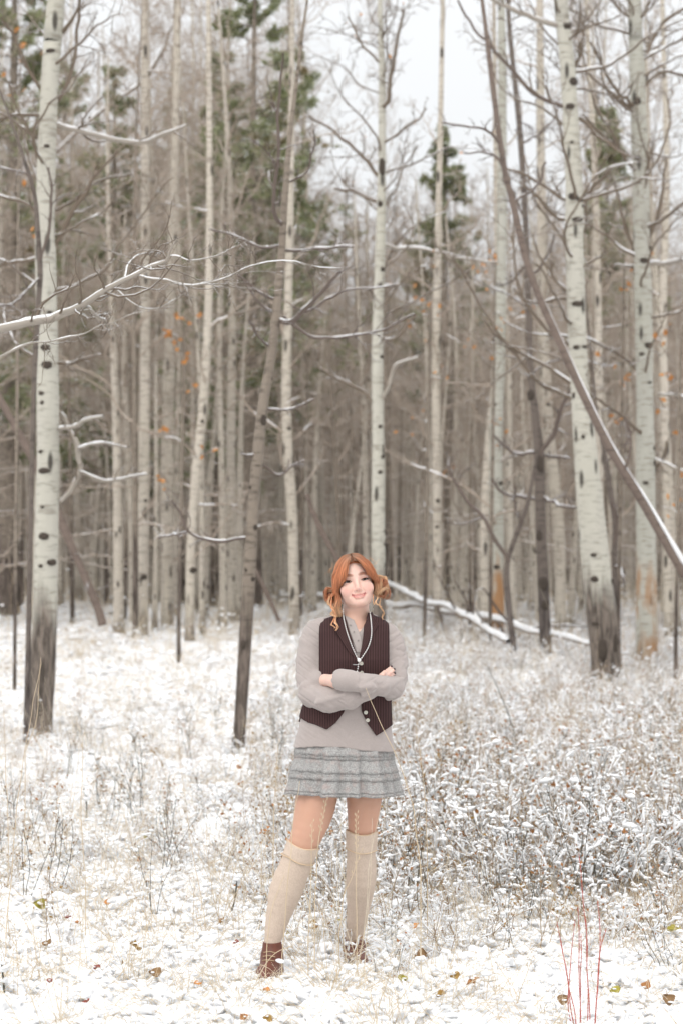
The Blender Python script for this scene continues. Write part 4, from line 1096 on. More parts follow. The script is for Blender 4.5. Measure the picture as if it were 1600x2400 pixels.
# ------------------------------------------------------------------ the woman
def mk_person_mats():
    m = NT('skin'); a = m.new('ShaderNodeVertexColor'); a.layer_name = 'col'
    c = m.mix(m.math('MULTIPLY', m.noise(m.obj(), 160, 3), .12), a.outputs['Color'], (0.5, 0.2, 0.14))
    m.col(c, 0.48, 0.35)
    m.b.inputs['Subsurface Weight'].default_value = 0.12
    m.b.inputs['Subsurface Radius'].default_value = (0.9, 0.35, 0.2)
    m.b.inputs['Subsurface Scale'].default_value = 0.008
    m.bump(m.noise(m.obj(), 700, 2), 0.05, 0.001)
    m = NT('hair'); a = m.new('ShaderNodeVertexColor'); a.layer_name = 'col'
    m.col(a.outputs['Color'], 0.42, 0.4)
    m = NT('sweater_knit'); v = m.obj()
    c = m.mix(m.noise(m.mapping(v, (1, 1, 3)), 160, 4), (0.345, 0.298, 0.278), (0.44, 0.384, 0.36))
    m.col(c, 0.92, 0.1)
    w = m.new('ShaderNodeTexWave'); m.link(v, w.inputs['Vector']); w.inputs['Scale'].default_value = 130; w.bands_direction = 'X'; w.inputs['Distortion'].default_value = 1.5
    m.bump(m.math('ADD', w.outputs['Fac'], m.noise(v, 300, 3)), 0.25, 0.002)
    m.b.inputs['Sheen Weight'].default_value = 0.2
    def pin(name, rot):
        m = NT(name); v = m.mapping(m.obj(), (1, 1, 1), rot)
        w = m.new('ShaderNodeTexWave'); m.link(v, w.inputs['Vector']); w.inputs['Scale'].default_value = 47; w.bands_direction = 'X'
        w.inputs['Distortion'].default_value = 0.35; w.inputs['Detail'].default_value = 1; w.inputs['Detail Scale'].default_value = .4
        n = m.noise(m.obj(), 25, 3)
        base = m.mix(n, (0.022, 0.013, 0.013), (0.038, 0.020, 0.020))
        c = m.mix(m.ramp(w.outputs['Fac'], .62, .95, 0, .85), base, (0.115, 0.058, 0.055))
        m.col(c, 0.85, 0.15); m.bump(m.noise(m.obj(), 400, 3), .2, .001)
    pin('vest_pinstripe', (0, 0, 0)); pin('lapel_pinstripe_slant', (0, math.radians(32), 0)); pin('lapel_pinstripe_slant_other', (0, math.radians(-32), 0))
    m = NT('lace'); v = m.obj()
    vo = m.new('ShaderNodeTexVoronoi'); m.link(v, vo.inputs['Vector']); vo.inputs['Scale'].default_value = 190
    c = m.mix(m.ramp(vo.outputs['Distance'], .2, .65), (0.44, 0.435, 0.42), (0.31, 0.30, 0.29))
    c = m.mix(m.ramp(m.noise(v, 30, 3), .5, .7, 0, .5), c, (0.42, 0.32, 0.29))
    m.col(c, 0.9, 0.1); m.bump(vo.outputs['Distance'], .5, .003)
    m = NT('sock_knit'); v = m.obj()
    w = m.new('ShaderNodeTexVoronoi'); m.link(m.mapping(v, (1, 1, .55)), w.inputs['Vector']); w.inputs['Scale'].default_value = 230
    c = m.mix(m.ramp(w.outputs['Distance'], .2, .9), (0.63, 0.515, 0.425), (0.55, 0.44, 0.355))
    m.col(c, 0.92, 0.1); m.bump(w.outputs['Distance'], -.5, .003)
    flat('sock_trim', (0.68, 0.52, 0.36), .9, .1)
    flat('boot_leather', (0.19, 0.062, 0.036), .42, .4, (0.09, 0.032, 0.022), 40)
    flat('boot_sole', (0.05, 0.03, 0.022), .8, .2)
    flat('boot_lace', (0.42, 0.3, 0.19), .8, .2)
    flat('pearl', (0.80, 0.77, 0.74), .3, .5)
    flat('button_shell', (0.66, 0.63, 0.55), .3, .5, (0.5, .47, .4), 200)
    flat('button_grey', (0.30, 0.27, 0.25), .5, .4)
    flat('nail_polish', (0.03, 0.008, 0.012), .25, .5)
    flat('eye_white', (0.66, 0.6, 0.57), .3, .5)
    flat('eye_iris', (0.035, 0.02, 0.014), .2, .5)
    flat('eyelash', (0.03, 0.018, 0.014), .8, .1)
    flat('silver', (0.6, 0.6, 0.6), .3, .5)
mk_person_mats()

def build_person():
    root = thing('person', 'woman with copper hair in striped dark vest and grey lace skirt, arms crossed', 'person', (0, .05, 0))
    ROOT = np.array([0, .05, 0])
    def part(mb, name, mats, parent=None, smooth=True):
        return mb.build(name, mats, parent or root, smooth, loc=ROOT)
    L = lambda pts: np.array([S(*p) for p in pts])

    # ---- head frame: tilted towards the left of the picture, chin slightly lifted
    def rx(a): c, s = math.cos(a), math.sin(a); return np.array([[1, 0, 0], [0, c, -s], [0, s, c]])
    def ry(a): c, s = math.cos(a), math.sin(a); return np.array([[c, 0, s], [0, 1, 0], [-s, 0, c]])
    def rz(a): c, s = math.cos(a), math.sin(a); return np.array([[c, -s, 0], [s, c, 0], [0, 0, 1]])
    HR = ry(math.radians(-9.5)) @ rx(math.radians(-9)) @ rz(math.radians(5))
    HS = 1.03
    HC = S(834.5, 1361, -.085) - HR @ (np.array([0, -.078, 0]) * HS)
    hd = lambda p: HC + HR @ (np.asarray(p, float) * HS)
    hds = lambda P: HC + (np.asarray(P, float) * HS) @ HR.T

    # ---- torso as slices: pixel row, left, right, depth centre, half depth
    TS = np.array([  # py, pxL, pxR, cy, half depth
        (1440, 792, 868, .012, .062), (1450, 764, 892, .012, .080), (1462, 750, 906, .010, .094), (1480, 748, 912, .004, .106),
        (1510, 748, 914, -.002, .118), (1545, 746, 915, -.008, .126), (1585, 738, 914, -.008, .122), (1625, 726, 912, -.004, .116),
        (1660, 712, 912, -.002, .116), (1700, 702, 914, 0, .118), (1730, 694, 918, 0, .120), (1768, 684, 924, 0, .124)], float)
    zz = np.array([S(800, r[0], r[3] - .06)[2] for r in TS])
    kx = np.array([1 / FPX * (r[3] + CAM_D) for r in TS])
    aL, aR = (TS[:, 1] - 800) * kx, (TS[:, 2] - 800) * kx
    o_ = np.argsort(zz)
    def torso_at(z):
        f = lambda a: np.interp(z, zz[o_], a[o_])
        l, r = f(aL), f(aR)
        return (l + r) / 2, (r - l) / 2, f(TS[:, 3]), f(TS[:, 4])
    TE = 2.35
    def torso_d(X, Y, Z, off=0.0):
        cx, a, cyy, b = torso_at(Z)
        u = np.abs((X - cx) / (a + off)); v = np.abs((Y - cyy) / (b + off))
        q = (u ** TE + v ** TE) ** (1 / TE)
        d = (q - 1) * np.minimum(a, b)
        top = Z - zz.max() - off
        return np.maximum(d, top)
    def front(x, z, off=0.0):
        cx, a, cyy, b = torso_at(z)
        u = np.clip(np.abs((x - cx) / (a + off)), 0, .995)
        return cyy - (b + off) * (1 - u ** TE) ** (1 / TE)
    def on_front(px, py, off=0.0):
        p = S(px, py, -.1)
        for _ in range(4): p = S(px, py, float(front(p[0], p[2], off)))
        return p

    # ---- limb paths
    legL = L([(752, 1775, .0), (742, 1865, -.025), (731, 1920, -.04), (712, 1975, -.055), (700, 2010, -.05), (671, 2085, -.03), (652, 2150, -.025), (639, 2205, -.03)])
    rL = np.array([.083, .0835, .074, .058, .057, .0615, .044, .030])
    legR = L([(853, 1775, .02), (852.5, 1868, .02), (850.5, 1915, .03), (847, 1965, .05), (846, 2005, .075), (845.5, 2060, .12), (839, 2130, .19), (829, 2200, .245)])
    rR = np.array([.080, .0715, .0625, .0545, .054, .0575, .0425, .030])
    legL = resample(np.concatenate([legL, rL[:, None]], 1), 22); legL, rL = legL[:, :3], legL[:, 3]
    legR = resample(np.concatenate([legR, rR[:, None]], 1), 22); legR, rR = legR[:, :3], legR[:, 3]
    armA = L([(742, 1480, .015), (730, 1510, .008), (725, 1550, -.008), (725, 1590, -.030), (729, 1622, -.055)])     # her right arm (picture left)
    rA = np.array([.044, .048, .0495, .048, .047])
    foreA = L([(728, 1628, -.075), (770, 1640, -.135), (820, 1634, -.160), (862, 1618, -.155), (888, 1603, -.135)])
    rfA = np.array([.049, .050, .046, .037, .029])
    armB = L([(912, 1492, .02), (921, 1518, .012), (926, 1555, -.002), (925, 1590, -.030), (921, 1616, -.06)])           # her left arm (picture right)
    rB = np.array([.040, .043, .0445, .044, .043])
    foreB = L([(922, 1612, -.085), (890, 1607, -.165), (850, 1600, -.205), (812, 1594, -.205)])
    rfB = np.array([.045, .043, .039, .036])
    wristB = L([(812, 1594, -.205), (784, 1596, -.165), (764, 1595, -.105), (746, 1592, -.025)])

    # ---- body: one continuous surface
    zs = np.concatenate([np.arange(-.02, .78, .006), np.arange(.78, 1.33, .0035), np.arange(1.33, 1.72, .0024)])
    f = Field(np.arange(-.40, .32, .0027), np.arange(-.30, .36, .0027), zs)
    f.chain(legL, rL, .003); f.chain(legR, rR, .003)
    f.chain(L([(752, 1775, .0), (800, 1740, .02), (853, 1775, .02)]), [.088, .085, .084], .03)
    f.chain(L([(803, 1740, .0), (806, 1640, .0), (822, 1530, .0), (828, 1480, .01)]), [.085, .085, .085, .08], .04)
    f.chain(L([(750, 1474, .012), (828, 1470, .012), (908, 1484, .018)]), [.030, .058, .028], .03)
    f.ball(S(822, 1500, -.03), (.105, .075, .075), .04)
    f.chain(armA, rA * .68, .01); f.chain(foreA, rfA * .72, .02)
    f.chain(armB, rB * .68, .01); f.chain(np.concatenate([foreB[:-1], wristB]), [.034, .033, .029, .027, .026, .025, .024], .01)
    # neck
    f.capsule(S(830, 1478, .014), hd((0, .022, -.050)), .060, .050, .02)
    f.capsule(S(829, 1466, -.020), hd((0, -.004, -.075)), .036, .038, .014)
    # skull and face
    bl = lambda p, r, k, mode='add': f.ball(hd(p), np.asarray(r, float) * HS, k, mode, HR)
    cp = lambda a, b, ra, rb, k, mode='add': f.capsule(hd(a), hd(b), ra * HS, rb * HS, k, mode)
    bl((0, .012, .024), (.0725, .092, .087), .02)
    bl((0, -.020, -.032), (.0585, .063, .066), .02)
    for s in (-1, 1):
        bl((s * .037, -.054, -.030), (.027, .026, .025), .022)
        cp((s * .050, -.004, -.050), (s * .016, -.060, -.084), .013, .014, .022)
        cp((s * .012, -.074, .022), (s * .043, -.062, .020), .010, .009, .016)
        bl((s * .0745, .008, -.014), (.010, .017, .030), .006)
    bl((0, -.072, -.087), (.019, .016, .014), .018)
    bl((0, -.060, -.060), (.033, .027, .024), .022)
    for s in (-1, 1):
        bl((s * .032, -.088, .001), (.0165, .014, .0085), .012, 'sub')
    cp((0, -.074, .014), (0, -.097, -.031), .0075, .0088, .012)
    bl((0, -.0985, -.034), (.0100, .0095, .0088), .006)
    for s in (-1, 1):
        bl((s * .0112, -.086, -.0385), (.0074, .0095, .0070), .005)
        bl((s * .0070, -.0950, -.0468), (.0044, .009, .0050), .002, 'sub')
        # lips, corners lifted into a smile
        cp((s * 0.0252, -.0765, -0.0535), (s * 0.0117, -.0865, -0.0590), .0022, .0045, .004)
        cp((s * 0.0117, -.0865, -0.0590), (0, -.0885, -0.0595), .0045, .0042, .004)
        cp((s * 0.0234, -.0765, -0.0555), (s * 0.0108, -.0865, -0.0675), .0022, .0058, .004)
        cp((s * 0.0108, -.0865, -0.0675), (0, -.0885, -0.0690), .0058, .0064, .004)
        cp((s * 0.0248, -.0815, -0.0542), (s * 0.0126, -.0925, -0.0625), .0014, .0020, .002, 'sub')
        cp((s * 0.0126, -.0925, -0.0625), (0, -.0945, -0.0638), .0020, .0022, .002, 'sub')
        # smile folds
        cp((s * .021, -.084, -.038), (s * .033, -.076, -.058), .0012, .0012, .008, 'sub')
    # hand of her right arm, laid over the other arm
    fing = []
    palm = L([(886, 1603, -.130), (897, 1593, -.118)])
    f.capsule(palm[0], palm[1], .024, .021, .012, sq=(1, 1.5, 1))
    for (b0, b1, tip, r) in [((896, 1583, -.118), (907, 1572, -.107), (915.5, 1563.5, -.088), .0082), ((901, 1588, -.118), (913, 1577, -.106), (922, 1569.5, -.086), .0085),
                             ((903, 1594, -.114), (914, 1585, -.103), (922.5, 1579, -.083), .0080), ((902, 1600, -.108), (911, 1594, -.098), (919, 1590, -.080), .0072)]:
        q = L([b0, b1, tip]); fing.append(q); f.chain(q, [r, r * .92, r * .75], .004)
    f.chain(L([(886, 1596, -.140), (893, 1584, -.140), (900, 1575, -.133)]), [.012, .010, .008], .006)
    # hand of her left arm, tucked under the other upper arm
    f.capsule(S(748, 1592, -.03), S(736, 1588, .0), .021, .019, .01)
    for j, (dy, dz) in enumerate([(0, -10), (4, -4), (4, 3), (0, 9)]):
        f.chain(L([(736, 1588 + dz, .0 + dy * .001), (730, 1586 + dz * 1.2, .02), (724, 1585 + dz * 1.2, .03)]), [.0085, .008, .0065], .004)
    f.chain(L([(744, 1582, -.02), (738, 1574, -.01), (732, 1570, .0)]), [.011, .009, .007], .005)
    V, Q = f.mesh()
    # skin colour of each place on the body, chin shade painted into the neck
    face, leg = np.array([.735, .50, .415]), np.array([.58, .34, .24])
    Cc = np.where((V[:, 2] < .95)[:, None], leg, face).astype(float)
    W = ((V - HC) @ HR) / HS
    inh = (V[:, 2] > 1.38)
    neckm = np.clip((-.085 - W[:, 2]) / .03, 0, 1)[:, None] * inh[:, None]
    Cc = Cc * (1 - neckm * .9) + np.array([.60, .375, .285]) * neckm * .9  # tanner neck, darkened further as painted shade below the chin
    def spot(c, r, col, amt):
        nonlocal Cc
        d = np.linalg.norm((W - np.array(c)) / np.array(r), axis=1); w = (np.exp(-d * d) * amt * inh)[:, None]
        Cc = Cc * (1 - w) + np.array(col) * w
    for s in (-1, 1):
        spot((s * .040, -.066, -.033), (.022, .03, .018), (.68, .30, .25), .55)
        spot((s * .032, -.072, .012), (.018, .02, .008), (.56, .31, .25), .35)
    spot((0, -.10, -.034), (.016, .02, .012), (.66, .32, .26), .55)
    spot((0, -.075, -.1), (.02, .02, .014), (.68, .36, .3), .3)
    def seg_d(a, b):
        a, b = np.array(a), np.array(b); ab = b - a
        t = np.clip(((W - a) @ ab) / (ab @ ab), 0, 1)[:, None]
        return np.linalg.norm(W - a - t * ab, axis=1)
    def paint(segs, r, soft, col, amt=1.0):
        nonlocal Cc
        d = np.min([seg_d(a, b) for a, b in segs], axis=0)
        w = (np.clip((r - d) / soft, 0, 1) * amt * inh)[:, None]
        Cc = Cc * (1 - w) + np.array(col) * w
    sy = lambda segs: segs + [(tuple([-a[0], a[1], a[2]]), tuple([-b[0], b[1], b[2]])) for a, b in segs]
    paint(sy([((0.0234, -.078, -0.0540), (0.0117, -.0865, -0.0590)), ((0.0117, -.0865, -0.0590), (0, -.0885, -0.0595))]), .0066, .0025, (.42, .105, .095), .95)
    paint(sy([((0.0216, -.078, -0.0560), (0.0108, -.0865, -0.0675)), ((0.0108, -.0865, -0.0675), (0, -.0885, -0.0690))]), .0080, .0025, (.50, .135, .12), .95)
    paint(sy([((0.0180, -.085, -0.0590), (0.0090, -.090, -0.0628)), ((0.0090, -.090, -0.0628), (0, -.0915, -0.0640))]), .0026, .001, (.62, .36, .32), .8)
    paint(sy([((0.0257, -.0785, -0.0538), (0.0189, -.084, -0.0578))]), .0030, .001, (.2, .07, .06), .9)
    paint(sy([((.013, -.080, .0215), (.030, -.080, .0265)), ((.030, -.080, .0265), (.048, -.066, .020))]), .0085, .004, (.22, .085, .045), .85)
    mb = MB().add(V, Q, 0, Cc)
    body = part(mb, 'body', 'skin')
    # nails
    for q in fing:
        d = unit(q[2] - q[1]); m = MB(); U, F = ICO1
        t1 = unit(np.cross(d, [0, -1, 0.2])); t2 = np.cross(t1, d); 
        if t2[1] > 0: t2 = -t2
        m.add(q[2] + t2 * .0048 + U[:, :1] * d * .0062 + U[:, 1:2] * t1 * .0048 + U[:, 2:] * t2 * .0022, F)
        part(m, 'fingernail', 'nail_polish', body)
    # ---- eyes: ball, iris, lids and lashes, half closed by the smile
    for s in (-1, 1):
        U, F = ICO2
        e = np.array([s * .032, -.0625, .0005])
        m = MB(); m.add(hds(e + U * np.array([.0135, .0125, .0115])), F); eye = part(m, 'eye', 'eye_white', body)
        m = MB(); m.add(hds(e + np.array([.0006, -.0105, .0004]) + U * np.array([.0062, .0035, .0062])), F); part(m, 'iris', 'eye_iris', eye)
        def lid(z0, z1, thick):
            g = []
            for v in np.linspace(0, 1, 7):
                for u in np.linspace(-1, 1, 17):
                    x = u * .0165; arch = (1 - u * u)
                    z = (z0 * arch - .0015 * (1 - arch) + s * u * .0015) * (1 - v) + z1 * v
                    r2 = max(1 - (x / .0185) ** 2 - (z / .017) ** 2, .02)
                    y = -.0142 * math.sqrt(r2) - thick * (1 - v) * arch
                    g.append(e + np.array([x, y, z]))
            F = [[j * 17 + i, j * 17 + i + 1, (j + 1) * 17 + i + 1, (j + 1) * 17 + i] for j in range(6) for i in range(16)]
            return np.array(g), np.array(F)
        m = MB(); V, F = lid(.0046, .0105, .0006); m.add(hds(V), F, 0, np.array([.60, .36, .30])); part(m, 'upper_eyelid', 'skin', body)
        m = MB(); V2, F2 = lid(-.0034, -.0105, .0004); m.add(hds(V2), F2, 0, np.array([.66, .42, .36])); part(m, 'lower_eyelid', 'skin', body)
        edge = V[:17]; m = MB()
        m.tubes(hds(edge + np.array([0, -.0006, 0])), np.interp(np.linspace(-1, 1, 17) * s, [-1, 0, 1], [.0008, .0019, .0021]) * HS, 5)
        m.tubes(hds(V2[:17]), np.full(17, .0006), 4)
        t = np.linspace(1, 15, 15).astype(int); b = edge[t]; u = np.linspace(-1, 1, 15)[:, None]
        tip = b + np.concatenate([u * .004 + s * .002, -.0060 + 0 * u, -.0010 + 0 * u - .002 * (u * s) * 0], 1)
        P = np.stack([b, (b + tip) / 2 + np.array([0, 0, -.0012]), tip], 1)
        m.tubes(hds(P.reshape(-1, 3)).reshape(P.shape), np.tile([.0007, .0006, .0002], (15, 1)), 3)
        part(m, 'eyelashes', 'eyelash', body)

    # ---- sweater: torso and both sleeves in one knit surface
    f = box_field((-.235, -.29, .88), (.30, .16, 1.50), .0032)
    X, Y, Z = f.grid()
    f.F = torso_d(X, Y, Z).astype(np.float32)
    f.chain(armA, rA, .03); f.chain(armB, rB, .03)
    f.chain(foreA, rfA, .016); f.chain(foreB, rfB, .005)
    f.capsule(armA[0], S(790, 1464, .012), .042, .045, .03); f.capsule(armB[0], S(866, 1468, .012), .039, .045, .03)
    # rolled cuff of the picture-right sleeve
    f.chain(L([(833, 1597, -.208), (818, 1595, -.208), (799, 1593, -.196)]), [.0400, .0425, .0435], .003)
    f.chain(L([(806, 1593.5, -.202), (785, 1593.5, -.183)]), [.034, .033], .004, 'sub')
    # folds pulled at elbows and armpits
    near = np.argwhere(np.abs(f.F) < .014)
    W_ = np.stack([f.x[near[:, 0]], f.y[near[:, 1]], f.z[near[:, 2]]], -1).astype(float)
    slant = np.stack([W_[:, 0] * 16 + W_[:, 2] * 20, W_[:, 1] * 14, W_[:, 2] * 52 - W_[:, 0] * 34 * np.sign(W_[:, 0] - .02)], -1)
    amt = np.where((W_[:, 2] > S(0, 1670, 0)[2]) & (np.abs(W_[:, 0] - .03) > .095), 1.0, np.where(W_[:, 1] < -.135, .9, .3))
    fold = (1 - np.abs(vnoise(slant, 1.0, 17))) ** 3 * .0044 - .0012
    amt[(W_[:, 0] > S(780, 0, -.2)[0]) & (W_[:, 0] < S(842, 0, -.2)[0]) & (W_[:, 2] > S(0, 1632, -.2)[2])] = 0
    f.F[near[:, 0], near[:, 1], near[:, 2]] += (fold * amt).astype(np.float32)
    for a, b, r in [((708, 1608, -.095), (756, 1592, -.08), .008), ((742, 1648, -.172), (805, 1628, -.205), .008), ((852, 1628, -.215), (880, 1612, -.235), .010), ((868, 1608, -.24), (845, 1612, -.245), .010), ((905, 1605, -.185), (944, 1590, -.09), .007)]:
        f.capsule(S(*a), S(*b), r, r * .5, .02)
    f.capsule(S(726, 1584, -.045), S(750, 1581, -.088), .026, .013, .012)      # sleeve bunched over the tucked hand
    f.capsule(S(722, 1594, -.050), S(749, 1593, -.088), .032, .021, .010)
    f.capsule(S(724, 1604, -.055), S(755, 1603, -.095), .026, .012, .012)
    # hem, wavy, lower towards the right
    hemz = np.interp(f.x, [S(685, 1756, -.1)[0], S(740, 1750, -.1)[0], S(800, 1751, -.1)[0], S(850, 1759, -.1)[0], S(923, 1765, -.1)[0]], [S(0, 1756, -.1)[2], S(0, 1750, -.1)[2], S(0, 1751, -.1)[2], S(0, 1759, -.1)[2], S(0, 1765, -.1)[2]])
    f.cut(hemz[:, None, None] - f.z[None, None, :] + 0 * f.F)
    # open neckline
    def poly_d(pts, X, Z):
        """signed distance in the picture plane to a polygon of pixel points (negative inside)"""
        P = np.array([S(x, y, -.1)[[0, 2]] for x, y in pts]); n = len(P)
        d = None; ins = np.zeros(np.broadcast(X, Z).shape, bool)
        for i in range(n):
            a, b = P[i], P[(i + 1) % n]; e = b - a
            wx, wz = X - a[0], Z - a[1]
            t = np.clip((wx * e[0] + wz * e[1]) / (e @ e), 0, 1)
            q = (wx - t * e[0]) ** 2 + (wz - t * e[1]) ** 2
            d = q if d is None else np.minimum(d, q)
            c = ((a[1] > Z) != (b[1] > Z)) & (X < (b[0] - a[0]) * (Z - a[1]) / (b[1] - a[1] + 1e-12) + a[0])
            ins ^= c
        return np.where(ins, -np.sqrt(d), np.sqrt(d))
    X2, Z2 = f.x[:, None], f.z[None, :]
    nk = poly_d([(796, 1405), (800, 1440), (818, 1447), (829, 1455), (835, 1466), (840, 1484), (851, 1470), (868, 1438), (872, 1405)], X2, Z2)
    f.cut(np.maximum(-nk[:, None, :], -1) * np.where(f.y[None, :, None] < .02, 1, 1) + np.where(f.y[None, :, None] > .05, -1, 0))
    V, Q = f.mesh()
    n1 = vnoise(V, 16, 4) * .0022 + vnoise(V * np.array([1, 1, .5]), 38, 5) * .0012
    V = V + unit(V - np.array([.02, .02, 0]) * [1, 1, 0] - np.stack([0 * n1, 0 * n1, V[:, 2]], -1)) * n1[:, None]
    sweater = part(MB().add(V, Q), 'sweater', 'sweater_knit')
    # henley placket and its small buttons
    def strip(rows, off, nu=8):
        """cloth laid over the chest: rows of (left px, right px, py)"""
        R = resample(np.array(rows, float), max(10, len(rows) * 5)); G = []
        for l, r, py in R:
            for u in np.linspace(0, 1, nu): 
                G.append(on_front(l + (r - l) * u, py, off))
        n = len(R); F = [[j * nu + i, j * nu + i + 1, (j + 1) * nu + i + 1, (j + 1) * nu + i] for j in range(n - 1) for i in range(nu - 1)]
        V = np.array(G); F = np.array(F)
        back = V + np.array([0, .004, 0]); m = len(V)
        ring = [j * nu for j in range(n)] + [(n - 1) * nu + i for i in range(1, nu)] + [j * nu + nu - 1 for j in range(n - 2, -1, -1)] + [i for i in range(nu - 2, 0, -1)]
        side = [[ring[i], ring[(i + 1) % len(ring)], ring[(i + 1) % len(ring)] + m, ring[i] + m] for i in range(len(ring))]
        return MB().add(np.concatenate([V, back]), np.concatenate([F, F[:, ::-1] + m, np.array(side)]))
    part(strip([(811, 829, 1452), (816, 836, 1470), (822, 845, 1490), (829, 848, 1510), (835, 846, 1530)], .0035), 'placket', 'sweater_knit', sweater)
    def button(px, py, off, r, mat, name, parent):
        c = on_front(px, py, off)
        m = MB(); a = np.linspace(0, 2 * math.pi, 20, endpoint=False)
        prof = [(0.0, -.0012), (.45, -.0012), (.62, -.0016), (.86, -.0030), (1.0, -.0018), (1.0, .002)]
        V = np.array([[c[0] + r * q * math.cos(t), c[1] + y, c[2] + r * q * math.sin(t)] for q, y in prof for t in a])
        F = [[j * 20 + i, j * 20 + (i + 1) % 20, (j + 1) * 20 + (i + 1) % 20, (j + 1) * 20 + i] for j in range(len(prof) - 1) for i in range(20)]
        m.add(V, F); b = part(m, name, mat, parent)
        for dx in (-.22, .22):
            m = MB(); m.add(c + np.array([dx * r, -.0016, 0]) + ICO0[0] * r * .11, ICO0[1]); part(m, 'thread_hole', 'button_grey', b)
    for px, py in [(821, 1465), (829, 1481), (839, 1501)]: button(px, py, .006, .0034, 'button_grey', 'button', sweater)

    # ---- vest
    f = box_field((-.215, -.17, .95), (.24, .16, 1.50), .0030)
    X, Y, Z = f.grid()
    f.F = torso_d(X, Y, Z, .0085).astype(np.float32)
    X2, Z2 = f.x[:, None], f.z[None, :]
    vneck = poly_d([(790, 1400), (801, 1440), (812, 1470), (828, 1516), (840, 1546), (850, 1516), (858, 1476), (868, 1438), (880, 1400)], X2, Z2)
    gap = poly_d([(842, 1592), (826, 1625), (805, 1670), (786, 1694), (766, 1709.5), (738, 1698), (722, 1694), (699, 1682.5), (660, 1676), (660, 1800), (980, 1800), (980, 1690), (916, 1704), (899, 1714), (881, 1724.5), (862, 1698), (847, 1668), (844, 1630)], X2, Z2)
    frontish = np.where(f.y[None, :, None] < .03, 0, -1)
    f.cut(np.maximum(-vneck[:, None, :] + frontish, -1))
    backhem = S(0, 1690, .1)[2] - f.z[None, None, :] + 0 * f.F
    f.cut(np.where(f.y[None, :, None] < .03, -gap[:, None, :] + 0 * f.F, backhem))
    # narrow at the shoulders so that the sleeves set in
    arm = np.minimum(np.maximum(S(748, 1450, 0)[0] - X, X - S(911, 1466, 0)[0]) + 0 * f.F, f.z[None, None, :] - S(0, 1600, 0)[2])
    f.cut(arm)
    V, Q = f.mesh()
    n1 = vnoise(V, 14, 8) * .0018
    V[:, 1] += n1
    vest = part(MB().add(V, Q), 'vest', 'vest_pinstripe')
    part(strip([(797, 806, 1436), (790, 812, 1458), (786, 817, 1477), (797, 824, 1497), (811, 830, 1519), (824, 836, 1535), (837, 841, 1549)], .0135), 'lapel', 'lapel_pinstripe_slant', vest)
    part(strip([(861, 872, 1436), (856, 884, 1458), (852, 886, 1466), (851, 876, 1482), (848, 862, 1508), (844, 852, 1528), (839.5, 842, 1547)], .0135), 'lapel', 'lapel_pinstripe_slant_other', vest)
    for px, py in [(846, 1555), (847, 1577), (856.5, 1670), (861, 1688)]: button(px, py, .0105, .0076, 'button_shell', 'button', vest)
    m = MB(); m.tubes(L([(827, 1557.5, -.150), (834, 1558, -.152), (840, 1557.5, -.153)]), np.full(3, .0011), 5); part(m, 'pin_bar', 'silver', vest)
    # front edge where the vest closes
    # ---- necklace: strung beads
    path = [(803, 1426), (805, 1448), (811, 1475), (819, 1500), (828, 1523), (836, 1540), (841, 1549)]
    path2 = [(866, 1434), (869, 1458), (870, 1483), (867, 1503), (860, 1521), (850, 1537), (842, 1549)]
    tail = [(841, 1549), (839, 1560), (837, 1571), (834, 1580)]
    cord = None
    for k, pp in enumerate((path, path2, tail)):
        q = resample(np.array(pp, float), 60)
        W3 = np.array([on_front(x, y, .0205 if y > 1445 else .012) for x, y in q])
        W3[:, 1] = np.convolve(np.pad(W3[:, 1], 3, mode='edge'), np.ones(7) / 7, 'valid')
        if k == 0: m = MB()
        m.tubes(W3, np.full(60, .0007), 4)
        if k == 0: A0 = [W3]
        else: A0.append(W3)
    neck = part(m, 'necklace', 'silver')
    for W3 in A0:
        s_ = np.concatenate([[0], np.cumsum(np.linalg.norm(np.diff(W3, axis=0), axis=1))])
        for t in np.arange(.004, s_[-1], .0094):
            c = np.array([np.interp(t, s_, W3[:, i]) for i in range(3)])
            o = link('bead', BEAD, neck); o.location = c - ROOT; o.scale = (1, 1, 1.05)
    m = MB(); m.add(on_front(841, 1547, .0225) + ICO2[0] * np.array([.0075, .004, .0085]), ICO2[1]); part(m, 'clasp', 'pearl', neck)

    # ---- skirt: gathered lace in overlapping ruffles
    def ring(py_f, wl, wr, depth, fold, ph, n=260, hang=0.0):
        a = np.arange(n) / n * 2 * math.pi
        cxp = (wl + wr) / 2; hw = (wr - wl) / 2 * PX
        c = S(cxp, py_f, 0)
        w = fold * (np.sin(a * 13 + ph) * .5 + np.sin(a * 29 + ph * 1.7) * .28 + np.sin(a * 7 + 1.3) * .5)
        x = c[0] + (hw + w) * np.cos(a); y = (depth + w) * np.sin(a)
        z = c[2] + hang * np.sin(a * 2 + .5) + .006 * np.cos(a) * -1 + .0015 * np.sin(a * 21 + ph)
        return np.stack([x, y, z], -1)
    def sheet(rows, name, parent, n=260):
        R = [ring(*r) for r in rows]
        k = len(R); inner = [q + (q.mean(0) - q) * np.array([.012, .012, 0]) for q in R[::-1]]
        A = np.concatenate(R + inner); K2 = 2 * k
        F = [[j * n + i, j * n + (i + 1) % n, (j + 1) * n + (i + 1) % n, (j + 1) * n + i] for j in range(K2 - 1) for i in range(n)]
        return part(MB().add(A, F), name, 'lace', parent)
    wL = lambda py: np.interp(py, [1735, 1765, 1800, 1830, 1862], [698, 694, 687, 681, 674]); wR = lambda py: np.interp(py, [1735, 1765, 1800, 1830, 1862], [910, 914, 919, 924, 929])
    dp = lambda py: np.interp(py, [1735, 1765, 1862], [.108, .132, .160])
    row = lambda py, ex, fo: (py, wL(py) - ex, wR(py) + ex, dp(py) + ex * PX, fo, .4)
